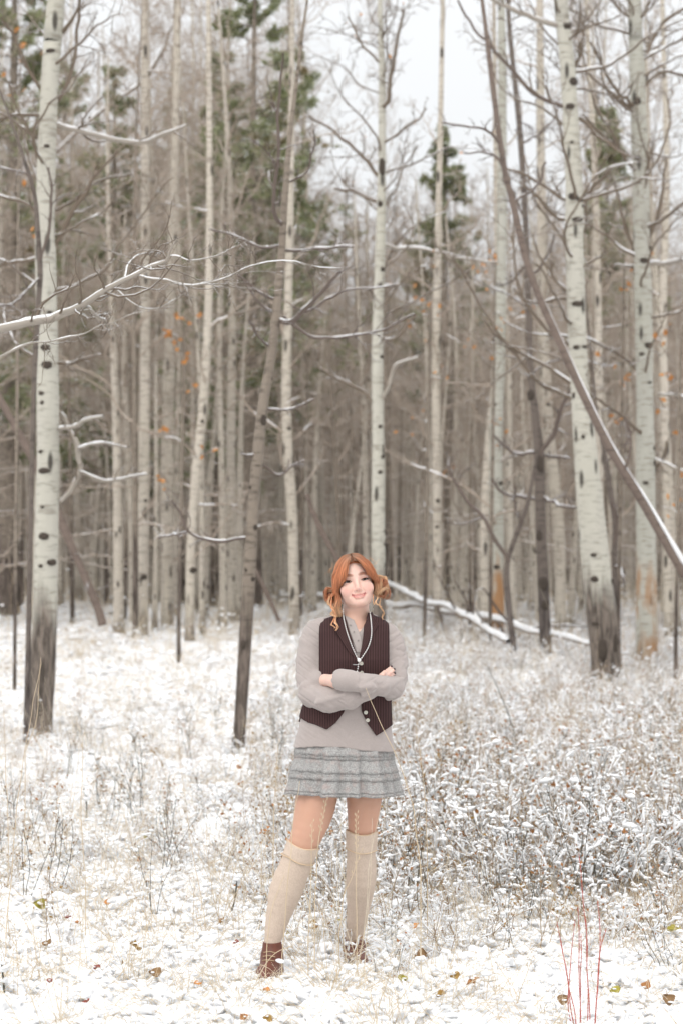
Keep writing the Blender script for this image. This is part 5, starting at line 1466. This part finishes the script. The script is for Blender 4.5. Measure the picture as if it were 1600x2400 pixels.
    skirt = sheet([row(1738, 0, .005), row(1760, 0, .009), row(1790, 0, .0145), row(1820, 0, .019), row(1846, 0, .023), row(1857, 0, .024)], 'skirt', None)
    for y0, y1, ex in [(1748, 1768, 2), (1756, 1776, 1), (1792, 1807, 2.2), (1800, 1818, 1.2), (1808, 1824, 2), (1844, 1853, 1.6), (1850, 1861, 1.4)]:
        f0 = np.interp(y0, [1738, 1857], [.005, .024]); f1 = np.interp(y1, [1738, 1857], [.006, .025])
        sheet([row(y0, .2, f0), row((y0 + y1) / 2, ex, (f0 + f1) / 2), row(y1, ex * 1.5, f1)], 'ruffle', skirt)

    # ---- over-knee socks, top folded into a cuff
    for (P, R, cut_a, cut_b, cuff_b) in ((legL, rL, (678, 1968), (741, 1986), 36), (legR, rR, (815, 1950), (878, 1954), 44)):
        lo = P.min(0) - .1; hi = P.max(0) + .1; hi[2] = S(0, 1935, 0)[2]
        f = box_field(lo, hi, .0035)
        f.chain(P, R + .0042, .003)
        a, b = S(*cut_a, -.03), S(*cut_b, -.03)
        X, Y, Z = f.grid()
        sl = (b[2] - a[2]) / (b[0] - a[0])
        topz = a[2] + (X - a[0]) * sl
        sag = .012 * (1 - ((X - (a[0] + b[0]) / 2) / ((b[0] - a[0]) / 2)).clip(-1, 1) ** 2) * np.where(Y < (P[9][1]), 1, -.6)
        top = topz - sag
        f.cut(Z - top + 0 * f.F)
        f.cut(P[-1][2] - .03 - Z + 0 * f.F)
        V, Q = f.mesh()
        V = V + .0012 * np.stack([vnoise(V, 30, 1), vnoise(V, 30, 2), 0 * V[:, 0]], -1)
        sock = part(MB().add(V, Q), 'sock', 'sock_knit')
        # cuff
        f = box_field(lo, hi, .0035)
        f.chain(P, R + .0085, .003); X, Y, Z = f.grid()
        f.cut(np.maximum(Z - top - .001, top - cuff_b * PX - Z) + 0 * f.F)
        V, Q = f.mesh()
        V = V + .002 * np.stack([vnoise(V, 22, 3), vnoise(V, 22, 4), vnoise(V, 22, 5)], -1)
        part(MB().add(V, Q), 'cuff', 'sock_knit', sock)
        # trim lines at both edges of the cuff
        for off, ro in ((0, .0075), (-cuff_b * PX, .0095)):
            pts = []
            for t in np.linspace(0, 2 * math.pi, 40):
                j = 3; zc = None
                cx_, cy_ = None, None
                zt = a[2] + (b[2] - a[2]) * .5 + off
                i = np.argmin(np.abs(P[:, 2] - zt)); 
                srt = np.argsort(P[:, 2]); cx_ = np.interp(zt, P[srt, 2], P[srt, 0]); cy_ = np.interp(zt, P[srt, 2], P[srt, 1]); r_ = np.interp(zt, P[srt, 2], R[srt]) + ro
                x = cx_ + r_ * math.cos(t); y = cy_ + r_ * math.sin(t)
                sg = .012 * (1 - min(1, abs((x - (a[0] + b[0]) / 2) / ((b[0] - a[0]) / 2))) ** 2) * (1 if y < P[9][1] else -.6)
                z = a[2] + (x - a[0]) * sl - sg + off
                if off: # follow the shin as it leans
                    pass
                pts.append((x, y, z))
            m = MB(); m.tubes(np.array(pts), np.full(40, .0024), 5); part(m, 'trim', 'sock_trim', sock)

    # ---- laced ankle boots
    for (P, toe, turn) in ((legL, np.array([-.22, -1.0]), -1), (legR, np.array([.16, -1.0]), 1)):
        an = P[-1].copy(); tv = np.append(unit(toe), 0.0); sv = np.array([-tv[1], tv[0], 0])
        g = float(gz(an[0], an[1])); z0 = g - .004
        heel = np.array([an[0], an[1], z0 + .03]) - tv * .035
        ball_ = np.array([an[0], an[1], z0 + .028]) + tv * .090
        toe_ = np.array([an[0], an[1], z0 + .024]) + tv * .140
        f = box_field(np.minimum(np.minimum(heel, toe_), an) - .08, np.maximum(np.maximum(heel, toe_), an + [0, 0, .06]) + .08, .0035)
        f.capsule(heel, ball_, .034, .042, .02); f.capsule(ball_, toe_, .042, .032, .02)
        f.capsule(an + [0, 0, .010], np.array([an[0], an[1], z0 + .05]), .038, .041, .03)
        f.capsule(np.array([an[0], an[1], z0 + .09]) + tv * .015, ball_ + np.array([0, 0, .012]), .04, .033, .03)
        X, Y, Z = f.grid()
        f.capsule(an + [0, 0, -.01], an + [0, 0, .12], .0325, .034, .003, 'sub')
        f.cut(Z - (an[2] - .004) + 0 * f.F); f.cut(z0 + .006 - Z + 0 * f.F)
        V, Q = f.mesh(); V = V + .0018 * np.stack([vnoise(V, 28, 6), vnoise(V, 28, 7), vnoise(V, 28, 8)], -1)
        boot = part(MB().add(V, Q), 'boot', 'boot_leather')
        f = box_field(np.minimum(heel, toe_) - .08, np.maximum(heel, toe_) + .08, .0035); X, Y, Z = f.grid()
        f.capsule(heel, ball_, .038, .046, .02); f.capsule(ball_, toe_, .046, .036, .02)
        f.cut(np.maximum(Z - z0 - .012, z0 - .018 - Z) + 0 * f.F)
        V, Q = f.mesh(); part(MB().add(V, Q), 'sole', 'boot_sole', boot)
        for i in range(5):
            c = np.array([an[0], an[1], z0 + .118 - .014 * i]) + tv * (.050 + .014 * i)
            w = .026 - .001 * i
            q = np.array([c - sv * w - tv * .01, c - sv * w * .5 + np.array([0, 0, .004]), c + np.array([0, 0, .006]), c + sv * w * .5 + np.array([0, 0, .004]), c + sv * w - tv * .01])
            m = MB(); m.tubes(resample(q, 12), np.full(12, .0022), 5); part(m, 'lace', 'boot_lace', boot)

    # ---- hair
    rng = np.random.default_rng(9)
    copper, lite, dark, rootc = np.array([.50, .19, .088]), np.array([.68, .41, .235]), np.array([.14, .045, .022]), np.array([.17, .085, .045])
    f = box_field(hd((0, .01, .02)) - .15, hd((0, .01, .02)) + .15, .0035)
    bl2 = lambda p, r, k, mode='add': f.ball(hd(p), np.asarray(r, float) * HS, k, mode, HR)
    bl2((0, .014, .028), (.0775, .096, .0885), .01)
    bl2((0, .03, -.02), (.070, .075, .085), .02)
    X, Y, Z = f.grid()
    Wy = ((X - HC[0]) * HR[0, 1] + (Y - HC[1]) * HR[1, 1] + (Z - HC[2]) * HR[2, 1]) / HS
    Wz = ((X - HC[0]) * HR[0, 2] + (Y - HC[1]) * HR[1, 2] + (Z - HC[2]) * HR[2, 2]) / HS
    f.cut((-.030 - Wy) - np.maximum(Wz - .035, 0) * .95 + 0 * f.F)     # hairline
    V, Q = f.mesh()
    hair = part(MB().add(V, Q, 0, np.array([.36, .115, .045])), 'hair', 'hair')
    def locks(guides, n, spread, r, name, parent, N=22, cols=(rootc, copper, copper), wave=0.0, wf=3.0, jit=.004, k=5, tip=.35):
        """locks of hair following guide lines in the head frame; guides blended pairwise"""
        G = np.array([resample(np.array(g, float), N) for g in guides])
        m = MB(); t = np.linspace(0, 1, N)
        u = np.linspace(0, len(G) - 1 - 1e-6, n) if len(G) > 1 else np.zeros(n)
        i = u.astype(int); w = (u - i)[:, None, None]
        P = G[i] * (1 - w) + (G[np.minimum(i + 1, len(G) - 1)]) * w
        P = P + rng.normal(0, spread, (n, 1, 3)) * (0.25 + .75 * t)[None, :, None]
        ph = rng.uniform(0, 6.28, (n, 1)); 
        P[..., 0] += wave * np.sin(t * wf * 6.28 + ph) * t; P[..., 1] += wave * np.cos(t * wf * 6.28 + ph) * t
        P += jit * np.stack([vnoise(np.stack([P[..., 2] * 30 + np.arange(n)[:, None] * 7, P[..., 0] * 30, P[..., 1] * 30], -1), 1, 50 + j) for j in range(3)], -1) * t[None, :, None]
        R = (r * rng.uniform(.6, 1.3, (n, 1))) * (np.interp(t, [0, .12, .7, 1], [.6, 1, .9, tip]))[None]
        a, b, c = cols
        base = np.where((t < .5)[:, None], a + (b - a) * (t * 2)[:, None], b + (c - b) * (t * 2 - 1)[:, None])
        Cv = base[None] * rng.uniform(.62, 1.32, (n, 1, 1))
        m.tubes(hds(P.reshape(-1, 3)).reshape(P.shape), R * HS, k, 0, Cv)
        return part(m, name, 'hair', parent)
    for s in (-1, 1):
        bunz = -.026 if s < 0 else -.020
        # swept from the parting over the skull to the bun
        gs = []
        for y0, z0, yb, in [(-.080, .076, -.036), (-.070, .090, -.030), (-.040, .108, -.012), (0, .118, .008), (.04, .113, .03), (.075, .092, .045)]:
            gs.append([(s * .003, y0, z0 + .004), (s * .032, y0 * .98, z0 - .004), (s * .060, y0 * .75 + .004, z0 - .034), (s * .0775, yb * .7, .035), (s * .083, yb, .0), (s * .088, yb + .006, bunz)])
        locks(gs, 420, .0028, .0019, 'swept_lock', hair, cols=(rootc * 1.2, copper, copper * 1.05), jit=.003)
        # curtain fringe falling to the outer corner of each eye
        gs = [[(s * .004, -.066, .096), (s * .020, -.089, .078), (s * .032, -.0955, .050), (s * .040, -.0945, .026), (s * .047, -.089, .006)],
              [(s * .004, -.060, .100), (s * .026, -.084, .080), (s * .042, -.090, .052), (s * .052, -.084, .024), (s * .060, -.075, -.004)],
              [(s * .005, -.052, .104), (s * .030, -.074, .086), (s * .052, -.078, .055), (s * .064, -.068, .022), (s * .071, -.056, -.015)],
              [(s * .006, -.040, .108), (s * .036, -.060, .092), (s * .062, -.062, .055), (s * .072, -.050, .015), (s * .077, -.036, -.030)]]
        if s > 0: gs = [[(x * (1.06 if z < .05 else 1.0), y, z + (.010 if z < .06 else 0)) for x, y, z in g] for g in gs]
        locks(gs, 260, .0034, .0014, 'fringe', hair, cols=(rootc * 1.3, copper, copper * .95), jit=.004, tip=.2)
        # side strands in front of the ear
        gs = [[(s * .062, -.060, .055), (s * .076, -.045, .02), (s * .079, -.036, -.02), (s * .078, -.034, -.060)], [(s * .066, -.040, .06), (s * .080, -.025, .015), (s * .084, -.012, -.03), (s * .086, -.010, -.062)]]
        if s < 0: gs = [g + [(g[-1][0] - .010, g[-1][1] - .006, -.092), (g[-1][0] - .004, g[-1][1] - .014, -.118)] for g in gs]
        locks(gs, 150, .0055, .0015, 'side_lock', hair, cols=(copper, copper * .9, lite * .8), wave=.004, wf=1.3, tip=.3)
    # the two buns, loose coils of curl
    def bun(c, rad, n, name, seed):
        rg = np.random.default_rng(seed); m = MB(); c = np.array(c)
        for i in range(n):
            ax = unit(rg.normal(size=3) * np.array([.7, 1, .5])); u_ = unit(np.cross(ax, rg.normal(size=3))); v_ = np.cross(ax, u_)
            t = np.linspace(0, rg.uniform(2.6, 5.6), 26) + rg.uniform(0, 6.28)
            rr = rg.uniform(.6, 1.1) * (1 + .2 * np.sin(t * rg.uniform(1, 2.5) + i)) * np.linspace(1, rg.uniform(.7, 1.35), 26)
            off = ax * rg.uniform(-.6, .6)
            P = c + (np.cos(t)[:, None] * u_ + np.sin(t)[:, None] * v_) * np.sqrt(max(.15, 1 - off @ off)) * rr[:, None] * rad + off * rad
            col = (copper if rg.random() < .5 else lite) * rg.uniform(.5, 1.15)
            for q in range(9):          # each coil is a lock of fine strands
                o_ = rg.normal(0, .0021, 3) + ax * rg.normal(0, .0016); tw = np.sin(np.linspace(0, 5, 26) + rg.uniform(0, 6))[:, None] * .0012
                m.tubes(hds(P + o_ + tw), np.full(26, 1) * rg.uniform(.0006, .0013) * np.interp(np.linspace(0, 1, 26), [0, .1, .85, 1], [.4, 1, 1, .3]), 4, 0, np.broadcast_to(col * rg.uniform(.7, 1.25), (1, 26, 3)))
        m.add(hds(c + ICO2[0] * rad * .6), ICO2[1], 0, dark)
        return part(m, name, 'hair', hair)
    bun((.097, -.004, -.034), np.array([.025, .028, .040]), 34, 'bun', 3)
    bun((.106, -.012, -.008), np.array([.018, .02, .02]), 12, 'bun', 13)
    bun((-.104, .004, -.030), np.array([.024, .026, .030]), 28, 'bun', 4)
    # ringlets
    def ringlet(p, turns, r0, n, name, seed, cols):
        rg = np.random.default_rng(seed); m = MB(); q = resample(np.array(p, float), 60); t = np.linspace(0, 1, 60)
        for i in range(n):
            a = t * turns * 6.28 + rg.uniform(-.5, .5); rr = r0 * (.55 + .6 * t) * rg.uniform(.6, 1.3) + rg.uniform(-.002, .002)
            P = q + np.stack([np.cos(a) * rr, np.sin(a) * rr, 0 * t], -1) * np.minimum(1, t * 5)[:, None]
            col = (cols[0] * (1 - t)[:, None] + cols[1] * t[:, None]) * rg.uniform(.65, 1.3)
            m.tubes(hds(P), rg.uniform(.0007, .0016) * np.interp(t, [0, .1, .8, 1], [.5, 1, .9, .25]), 5, 0, col[None])
        return part(m, name, 'hair', hair)
    hp = lambda pts: [tuple(((S(*q) - HC) @ HR) / HS) for q in pts]
    ringlet(hp([(776, 1392, -.075), (778, 1415, -.085), (780, 1435, -.095), (789, 1452, -.11), (786, 1466, -.13), (791, 1477, -.135)]), 2.4, .0075, 46, 'ringlet', 1, (copper, lite))
    ringlet(hp([(771, 1396, -.06), (773, 1415, -.07), (779, 1432, -.08), (784, 1446, -.10)]), 1.8, .009, 40, 'ringlet', 2, (lite * .9, lite))
    ringlet(hp([(783, 1440, -.09), (782, 1456, -.115), (777, 1466, -.12), (784, 1472, -.13)]), 1.2, .006, 12, 'ringlet', 3, (copper, lite))
    ringlet(hp([(884, 1398, -.07), (882, 1412, -.08), (889, 1424, -.08)]), 1.0, .006, 14, 'ringlet', 4, (lite * .8, lite))
    ringlet(hp([(889, 1400, -.04), (893, 1428, -.035), (900, 1452, -.03)]), 1.6, .007, 12, 'ringlet', 5, (lite * .8, lite * .9))
    ringlet(hp([(874, 1392, -.08), (874, 1408, -.085), (878, 1418, -.085)]), .6, .003, 5, 'ringlet', 6, (copper, lite))
    # flyaway hairs catching light at the crown
    gs = []
    m = MB(); n = 60
    a = rng.uniform(-.25, 3.4, n); st = np.stack([np.cos(a) * .075, .01 + np.sin(a) * .08, rng.uniform(.04, .105, n)], -1)
    P = walk(rng, st * np.array([1, 1, 1.0]), unit(st * np.array([1, 1, .3])) * .5 + np.array([0, 0, -.1]) + rng.normal(0, .5, (n, 3)), rng.uniform(.02, .05, n), 7, .35, -.1)
    m.tubes(hds(P.reshape(-1, 3)).reshape(P.shape), np.full((n, 7), .0005), 3, 0, np.broadcast_to(lite, (n, 7, 3)))
    o = part(m, 'flyaway_strands', 'hair', hair); o['kind'] = 'stuff'
    # earring
    m = MB(); e = hd((-.078, -.012, -.046)); m.tubes(np.array([e, e + [0, -.002, -.018], e + [0, -.002, -.036]]), np.array([.0009, .0012, .0022]), 6); part(m, 'earring', 'silver')
    return root
_m = MB().add(ICO1[0] * .0028, ICO1[1]).build('bead', 'pearl'); BEAD = _m.data; bpy.data.objects.remove(_m)
PERSON = build_person()

# ------------------------------------------------------------------ single plants and leaves one can point to
def ground_px(px, py, lift=0.0):
    """the point of the ground seen at a photo pixel"""
    d = np.array([(px - 800) / FPX, 0, 0]) - UPV * ((py - 1200) / FPX) + FWD
    t = (lift - CAMP[2]) / d[2]
    for _ in range(4):
        p = CAMP + d * t
        t = (float(gz(p[0], p[1])) + lift - CAMP[2]) / d[2]
    return CAMP + d * t
def lc(u, v): return (u / 1.96, 1550 + v / 1.96)          # left lower crop to photo pixel
def rc(u, v): return (800 + u / 1.96, 1550 + v / 1.96)

def build_leaf(px, py, size, mat, label, seed):
    rng = np.random.default_rng(seed)
    c = ground_px(px, py, .075)
    n, k = 13, 7
    V = []
    for j in range(n):
        t = j / (n - 1)
        w = (math.sin(math.pi * t ** .62) ** .85) * (1 - .25 * t) * .52
        for i in range(k):
            u = i / (k - 1) * 2 - 1
            x = u * w * (1 + .05 * math.sin(j * 2.7 + i))
            z = .16 * abs(u) ** 1.4 * w * 2 + .22 * (t - .4) ** 2 + .09 * math.sin(t * 7 + u * 3.5 + seed) + .06 * math.sin(u * 6 + seed * 2)
            V.append((x, t - .5, z))
    V = np.array(V) * size
    F = [[j * k + i, j * k + i + 1, (j + 1) * k + i + 1, (j + 1) * k + i] for j in range(n - 1) for i in range(k - 1)]
    a, b, g = rng.uniform(0, 6.28), rng.uniform(.15, 1.05), rng.normal(0, .3)
    R = np.array((Matrix.Rotation(rng.normal(0, .8), 3, 'Z') @ Matrix.Rotation(b, 3, 'X') @ Matrix.Rotation(a, 3, 'Z')))
    V2 = np.concatenate([V, V - np.array([0, 0, .0008])])
    FF = np.concatenate([np.array(F), np.array(F)[:, ::-1] + len(V)])
    r = thing('fallen_leaf', label, 'leaf', tuple(c), 'fallen leaves lying on the snow')
    MB().add(V2 @ R.T, FF).build('blade', mat, r)
    st = np.array([(0, -.5, .05), (0.02, -.7, .1), (.05, -.95, .1)]) * size
    MB().tubes(resample(st @ R.T, 8), np.full(8, .0011), 4).build('stalk', 'dried_leaf', r)
    # snow lodged in the leaf
    m = MB(); q = np.array([[rng.normal(0, .2), rng.normal(0, .2), .13]]) * size
    blobs(m, q @ R.T, [[size * .22, size * .16, size * .07]], 0, ICO1, .2, seed); m.build('snow_crumb', 'snow', r)

def build_small():
    LV = [  # pixel, size m, colour, label
        (lc(648, 685), .034, 'orange_leaf', 'small orange brown leaf standing alone midway down the left clearing'),
        (lc(672, 812), .036, 'olive_leaf', 'yellow green leaf midway down the left clearing below the orange one'),
        (lc(178, 1118), .062, 'olive_leaf', 'large olive leaf near the left edge'),
        (lc(205, 710), .032, 'dried_leaf', 'dark curled leaf near the left edge above the olive leaf'),
        (lc(640, 908), .030, 'orange_leaf', 'pale orange leaf lying flat just below the yellow green leaf'),
        (lc(495, 1105), .032, 'orange_leaf', 'pale orange leaf right of the large olive leaf'),
        (lc(315, 1175), .028, 'maroon_leaf', 'maroon leaf right of and below the large olive leaf'),
        (lc(360, 1200), .028, 'brown_leaf', 'red brown leaf touching the maroon leaf in the lower left'),
        (lc(623, 1310), .055, 'ochre_leaf', 'large ochre leaf in the lower left, left of the boots'),
        (lc(218, 1300), .045, 'dried_leaf', 'dark dry leaf in the lower left beside the snow humps'),
        (lc(715, 1430), .050, 'dried_leaf', 'dark upright leaf below the large ochre leaf'),
        (lc(445, 1405), .030, 'maroon_leaf', 'maroon leaf left of the dark upright leaf'),
        (lc(230, 1465), .026, 'maroon_leaf', 'small maroon leaf near the lower left corner'),
        (lc(395, 1560), .030, 'maroon_leaf', 'maroon leaf close to the bottom edge, left'),
        (lc(910, 1480), .030, 'orange_leaf', 'orange leaf below and left of the left boot'),
        (lc(1225, 1510), .030, 'orange_leaf', 'orange leaf straight below the left boot'),
        (lc(1120, 1635), .036, 'brown_leaf', 'brown leaf at the bottom edge left of centre'),
        (lc(1230, 1640), .036, 'ochre_leaf', 'ochre leaf at the bottom edge straight below the left boot'),
        (lc(1085, 1040), .048, 'brown_leaf', 'brown leaf hanging on a dark stem left of the left sock'),
        (lc(1020, 1190), .032, 'dried_leaf', 'small dark leaf left of the left shin'),
        (lc(1085, 1290), .028, 'maroon_leaf', 'maroon leaf just left of the left boot'),
        (lc(1430, 1220), .066, 'ochre_leaf', 'big ochre leaf on the snow between the two boots'),
        (lc(1550, 1200), .060, 'olive_leaf', 'big olive leaf just left of the right boot'),
        (lc(1325, 1245), .040, 'olive_leaf', 'small olive leaf beside the left ankle'),
        (lc(1100, 485), .050, 'brown_leaf', 'brown leaf at the foot of the crooked brown tree'),
        (lc(1230, 230), .038, 'olive_leaf', 'olive leaf left of the vest beyond the crooked tree'),
        (rc(620, 515), .050, 'orange_leaf', 'orange leaf standing up right of the skirt'),
        (rc(478, 980), .052, 'ochre_leaf', 'ochre leaf right of the right sock'),
        (rc(355, 912), .042, 'dried_leaf', 'dark leaf right of the right sock cuff'),
        (rc(605, 1040), .028, 'orange_leaf', 'small orange leaf below and right of the ochre leaf by the right sock'),
        (rc(890, 445), .048, 'brown_leaf', 'brown leaf high in the right undergrowth'),
        (rc(1385, 595), .050, 'dried_leaf', 'dry dark leaf in the far right undergrowth'),
        (rc(1260, 905), .042, 'ochre_leaf', 'flat ochre leaf in the right undergrowth above the red stems'),
        (rc(1100, 835), .036, 'brown_leaf', 'brown leaf just above the tip of the tallest red stem'),
        (rc(360, 1355), .058, 'dried_leaf', 'dark heap of a leaf right of the right boot'),
        (rc(600, 1470), .060, 'brown_leaf', 'big curled brown leaf in the lower right, left of the red stems'),
        (rc(520, 1445), .040, 'ochre_leaf', 'ochre leaf touching the big curled brown leaf'),
        (rc(455, 1530), .036, 'ochre_leaf', 'small ochre leaf below the heap right of the boot'),
        (rc(1525, 1230), .062, 'olive_leaf', 'large olive leaf at the right edge'),
        (rc(1400, 1485), .040, 'brown_leaf', 'brown leaf in the lower right corner beyond the red stems'),
        (rc(1500, 1560), .050, 'dried_leaf', 'dark dry leaf nearest the lower right corner'),
        (rc(1015, 1560), .046, 'dried_leaf', 'dry brown leaf left of the feet of the red stems'),
        (rc(1255, 1510), .042, 'olive_leaf', 'dull olive leaf just right of the red stems'),
        (rc(280, 1455), .040, 'olive_leaf', 'green leaf flat on the snow below the right boot'),
        (rc(1445, 1135), .048, 'brown_leaf', 'brown leaf at the right edge above the large olive leaf'),
        (rc(340, 1215), .034, 'orange_leaf', 'orange leaf just right of the right ankle'),
    ]
    for i, ((px, py), sz, mat, lab) in enumerate(LV): build_leaf(px, py, sz, mat, lab, 900 + i)

    def stalk(name, label, cat, pts, y, r, mat, seed, seeds=0, group=None, twigs=0, snow=0):
        rng = np.random.default_rng(seed)
        q = np.array([S(px, py, y if not isinstance(y, (list, tuple)) else y[i]) for i, (px, py) in enumerate(pts)])
        q = resample(q, 26); q += .004 * np.stack([vnoise(q, 12, seed + j) for j in range(3)], -1)
        g = float(gz(q[0, 0], q[0, 1]))
        if q[0, 2] > g: q = np.concatenate([[[q[0, 0], q[0, 1], g - .01]], q])
        loc = q[0].copy(); t = thing(name, label, cat, tuple(loc), group)
        R = r * np.linspace(1.1, .5, len(q))
        MB().tubes(q, R, 5).build('stem', mat, t, loc=loc)
        if seeds:
            m = MB(); T = unit(q[-1] - q[-4])
            for i in range(seeds):
                c = q[-1] - (q[-1] - q[-9]) * (i / seeds); sd_ = (-1) ** i
                a = c + np.array([.0035 * sd_, 0, 0]); b = c + np.array([.0065 * sd_, -.001, .014])
                m.tubes(np.array([a, (a + b) / 2 + [.001 * sd_, 0, 0], b]), np.array([.0008, .0021, .0004]), 5)
            m.build('seed_head', 'straw', t, loc=loc)
        if twigs:
            C, CR = spawn(rng, q[None], R[None], twigs, .35, .98, (.12, .3), (25, 60), 6, .25, .05, rmin=.0012)
            for c, cr in zip(C, CR): MB().tubes(c, cr, 4).build('twig', mat, t, loc=loc)
            ends = np.concatenate([C[:, -1], C[:, 3]])
        else: ends = q[8::6]
        if snow:
            m = MB(); e = ends[rng.random(len(ends)) < snow]
            rr = rng.uniform(.007, .016, len(e)); blobs(m, e + np.array([0, 0, .006]), np.stack([rr * 1.5, rr, rr * .7], -1), 0, ICO1, .2, seed)
            if m.v: m.build('snow_cap', 'snow', t, loc=loc)
        return t
    st = [([(15, 2187), (32, 2000), (52, 1800), (97, 1552)], .1, 'tall leaning grass stalk crossing the foot of the left edge aspen', 0), ([(60, 1760), (84, 1690), (92, 1610), (98, 1540)], 2.5, 'thin straw stalk right in front of the foot of the left edge aspen', 0),
          ([(660, 2240), (676, 2060), (686, 1950), (701, 1830)], -.25, 'straw stalk in front of the outer side of the left thigh', 0), ([(736, 2255), (741, 2050), (748, 1960), (764, 1876)], -.30, 'grass stalk with seed head in front of the inner side of the left thigh', 11),
          ([(722, 2240), (728, 2080), (730, 1990), (732, 1927)], -.28, 'short seed stalk before the left knee', 5), ([(838, 2285), (835, 2140), (834, 2000), (836, 1904)], -.25, 'tall seed stalk standing straight in front of the right sock', 13),
          ([(985, 2040), (968, 1900), (954, 1846), (923, 1760), (888, 1686), (856, 1613)], [-.30, -.33, -.35, -.37, -.38, -.38], 'long straw stalk slanting across the skirt and vest', 0), ([(795, 2190), (806, 2100), (822, 2060), (845, 1996)], -.2, 'thin stalk leaning over the right shin', 6),
          ([(622, 2290), (628, 2200), (640, 2120), (668, 2050)], -.3, 'bent straw stalk in front of the left boot', 0), ([(600, 2300), (640, 2240), (690, 2215)], -.32, 'low straw stalk leaning across the left boot', 0), ([(1000, 2060), (1000, 1950), (990, 1830), (975, 1700)], .6, 'pale upright stalk right of the skirt hem', 4),
          ([(20, 1960), (14, 1800), (8, 1650)], 2.0, 'faint straw stalk at the very left edge', 0), ([(200, 2080), (192, 1900), (196, 1720)], 1.0, 'upright straw stalk in the left clearing', 4), ([(640, 2010), (644, 1880), (652, 1740)], .9, 'straw stalk rising left of the skirt', 3)]
    for i, (pts, y, lab, sd_) in enumerate(st):
        stalk('grass_stalk', lab, 'grass', pts, y, .0019, 'straw', 700 + i, sd_, 'single grass stalks')
    dk = [([rc(290, 390), rc(370, 230), rc(440, 60)], 'dark green twig leaning right, beside the right elbow'), ([rc(825, 475), rc(770, 260), rc(670, 20)], 'long dark green twig arching left, right of the woman'),
          ([rc(1170, 770), rc(1158, 600), rc(1140, 400)], 'dark stem in the far right undergrowth with a reddish leaf'), ([rc(775, 1060), rc(770, 850), rc(745, 735)], 'dark branched stem midway between right sock and red stems'),
          ([rc(475, 985), rc(482, 800), rc(450, 700)], 'dark stem rising from the ochre leaf by the right sock'), ([rc(240, 880), rc(236, 790), rc(233, 690)], 'short dark stem just right of the right knee'),
          ([rc(1275, 975), rc(1272, 880), rc(1265, 810)], 'short green stem by the flat ochre leaf on the right'), ([rc(1470, 870), rc(1480, 770), rc(1525, 670)], 'thick dark stub leaning right near the right edge'),
          ([rc(1535, 770), rc(1560, 715), rc(1590, 670)], 'dark stub at the very right edge'), ([rc(345, 1080), rc(325, 1000), rc(310, 960)], 'dark twig below the dark leaf by the right sock'),
          ([rc(535, 1320), rc(505, 1240), rc(485, 1180)], 'brown twig right of the heap by the right boot'), ([rc(940, 1220), rc(948, 1150), rc(955, 1080)], 'brown twig just left of the red stems'),
          ([rc(1355, 1285), rc(1300, 1215), rc(1240, 1150)], 'dark twig leaning left behind the red stems'), ([lc(395, 730), lc(400, 640), lc(385, 580)], 'dark thin stem in the middle of the left clearing'),
          ([lc(1245, 1015), lc(1236, 920), lc(1228, 830)], 'dark stem just left of the left sock'), ([lc(1060, 1180), lc(1078, 1080), lc(1090, 1000)], 'dark stem carrying the brown leaf left of the left sock'),
          ([lc(580, 1445), lc(566, 1390), lc(556, 1335)], 'reddish twig by the large ochre leaf on the left'), ([lc(22, 1570), lc(18, 1480), lc(10, 1390)], 'dark twig at the lower left edge')]
    for i, (pts, lab) in enumerate(dk):
        y = float(ground_px(*pts[0])[1]); y = max(y, -1.0)
        stalk('shrub_twig', lab, 'twig', pts, y, .0048 if i not in (7, 8) else .007, 'dark_stem' if i not in (10, 11, 16) else 'shrub_stem', 800 + i, 0, 'single dark twigs in the undergrowth', 5 if i > 1 else 3, .5)
    # red-stemmed shrub at the lower right
    base = S(1376, 2420, -1.25); base[2] = float(gz(base[0], base[1]))
    t = thing('red_stemmed_shrub', 'cluster of thin bare red stems rising in the lower right corner', 'shrub', tuple(base))
    rng = np.random.default_rng(31)
    for i, pts in enumerate([[(1072, 1720), (1060, 1640), (1022, 1380), (985, 1195)], [(1098, 1720), (1096, 1650), (1088, 1300), (1082, 1120)], [(1132, 1720), (1130, 1650), (1126, 1330), (1108, 1080), (1090, 880)], [(1160, 1720), (1164, 1640), (1185, 1350), (1214, 1225)],
                             [(1066, 1720), (1070, 1630), (1032, 1440), (1000, 1270)], [(1158, 1720), (1168, 1570), (1186, 1260), (1174, 1100)], [(1100, 1720), (1092, 1560), (1100, 1380), (1098, 1250)], [(1140, 1720), (1140, 1600), (1128, 1420), (1118, 1180)], [(1060, 1720), (1040, 1560), (1052, 1380), (1070, 1190)]]):
        q = resample(np.array([S(*rc(u, v), -1.25 + rng.normal(0, .03)) for u, v in pts]), 26)
        q += .003 * np.stack([vnoise(q, 14, 70 + i + j) for j in range(3)], -1)
        q[0] = base + np.array([rng.normal(0, .05), rng.normal(0, .03), -.02])
        MB().tubes(q, np.linspace(.0026, .0010, 26), 5).build('stem', 'red_stem', t, loc=base)
        m = MB(); k = q[4::4]; blobs(m, k, np.full((len(k), 3), .0026), 0, ICO1, .1, i); m.build('bud', 'red_stem', t, loc=base)
build_small()
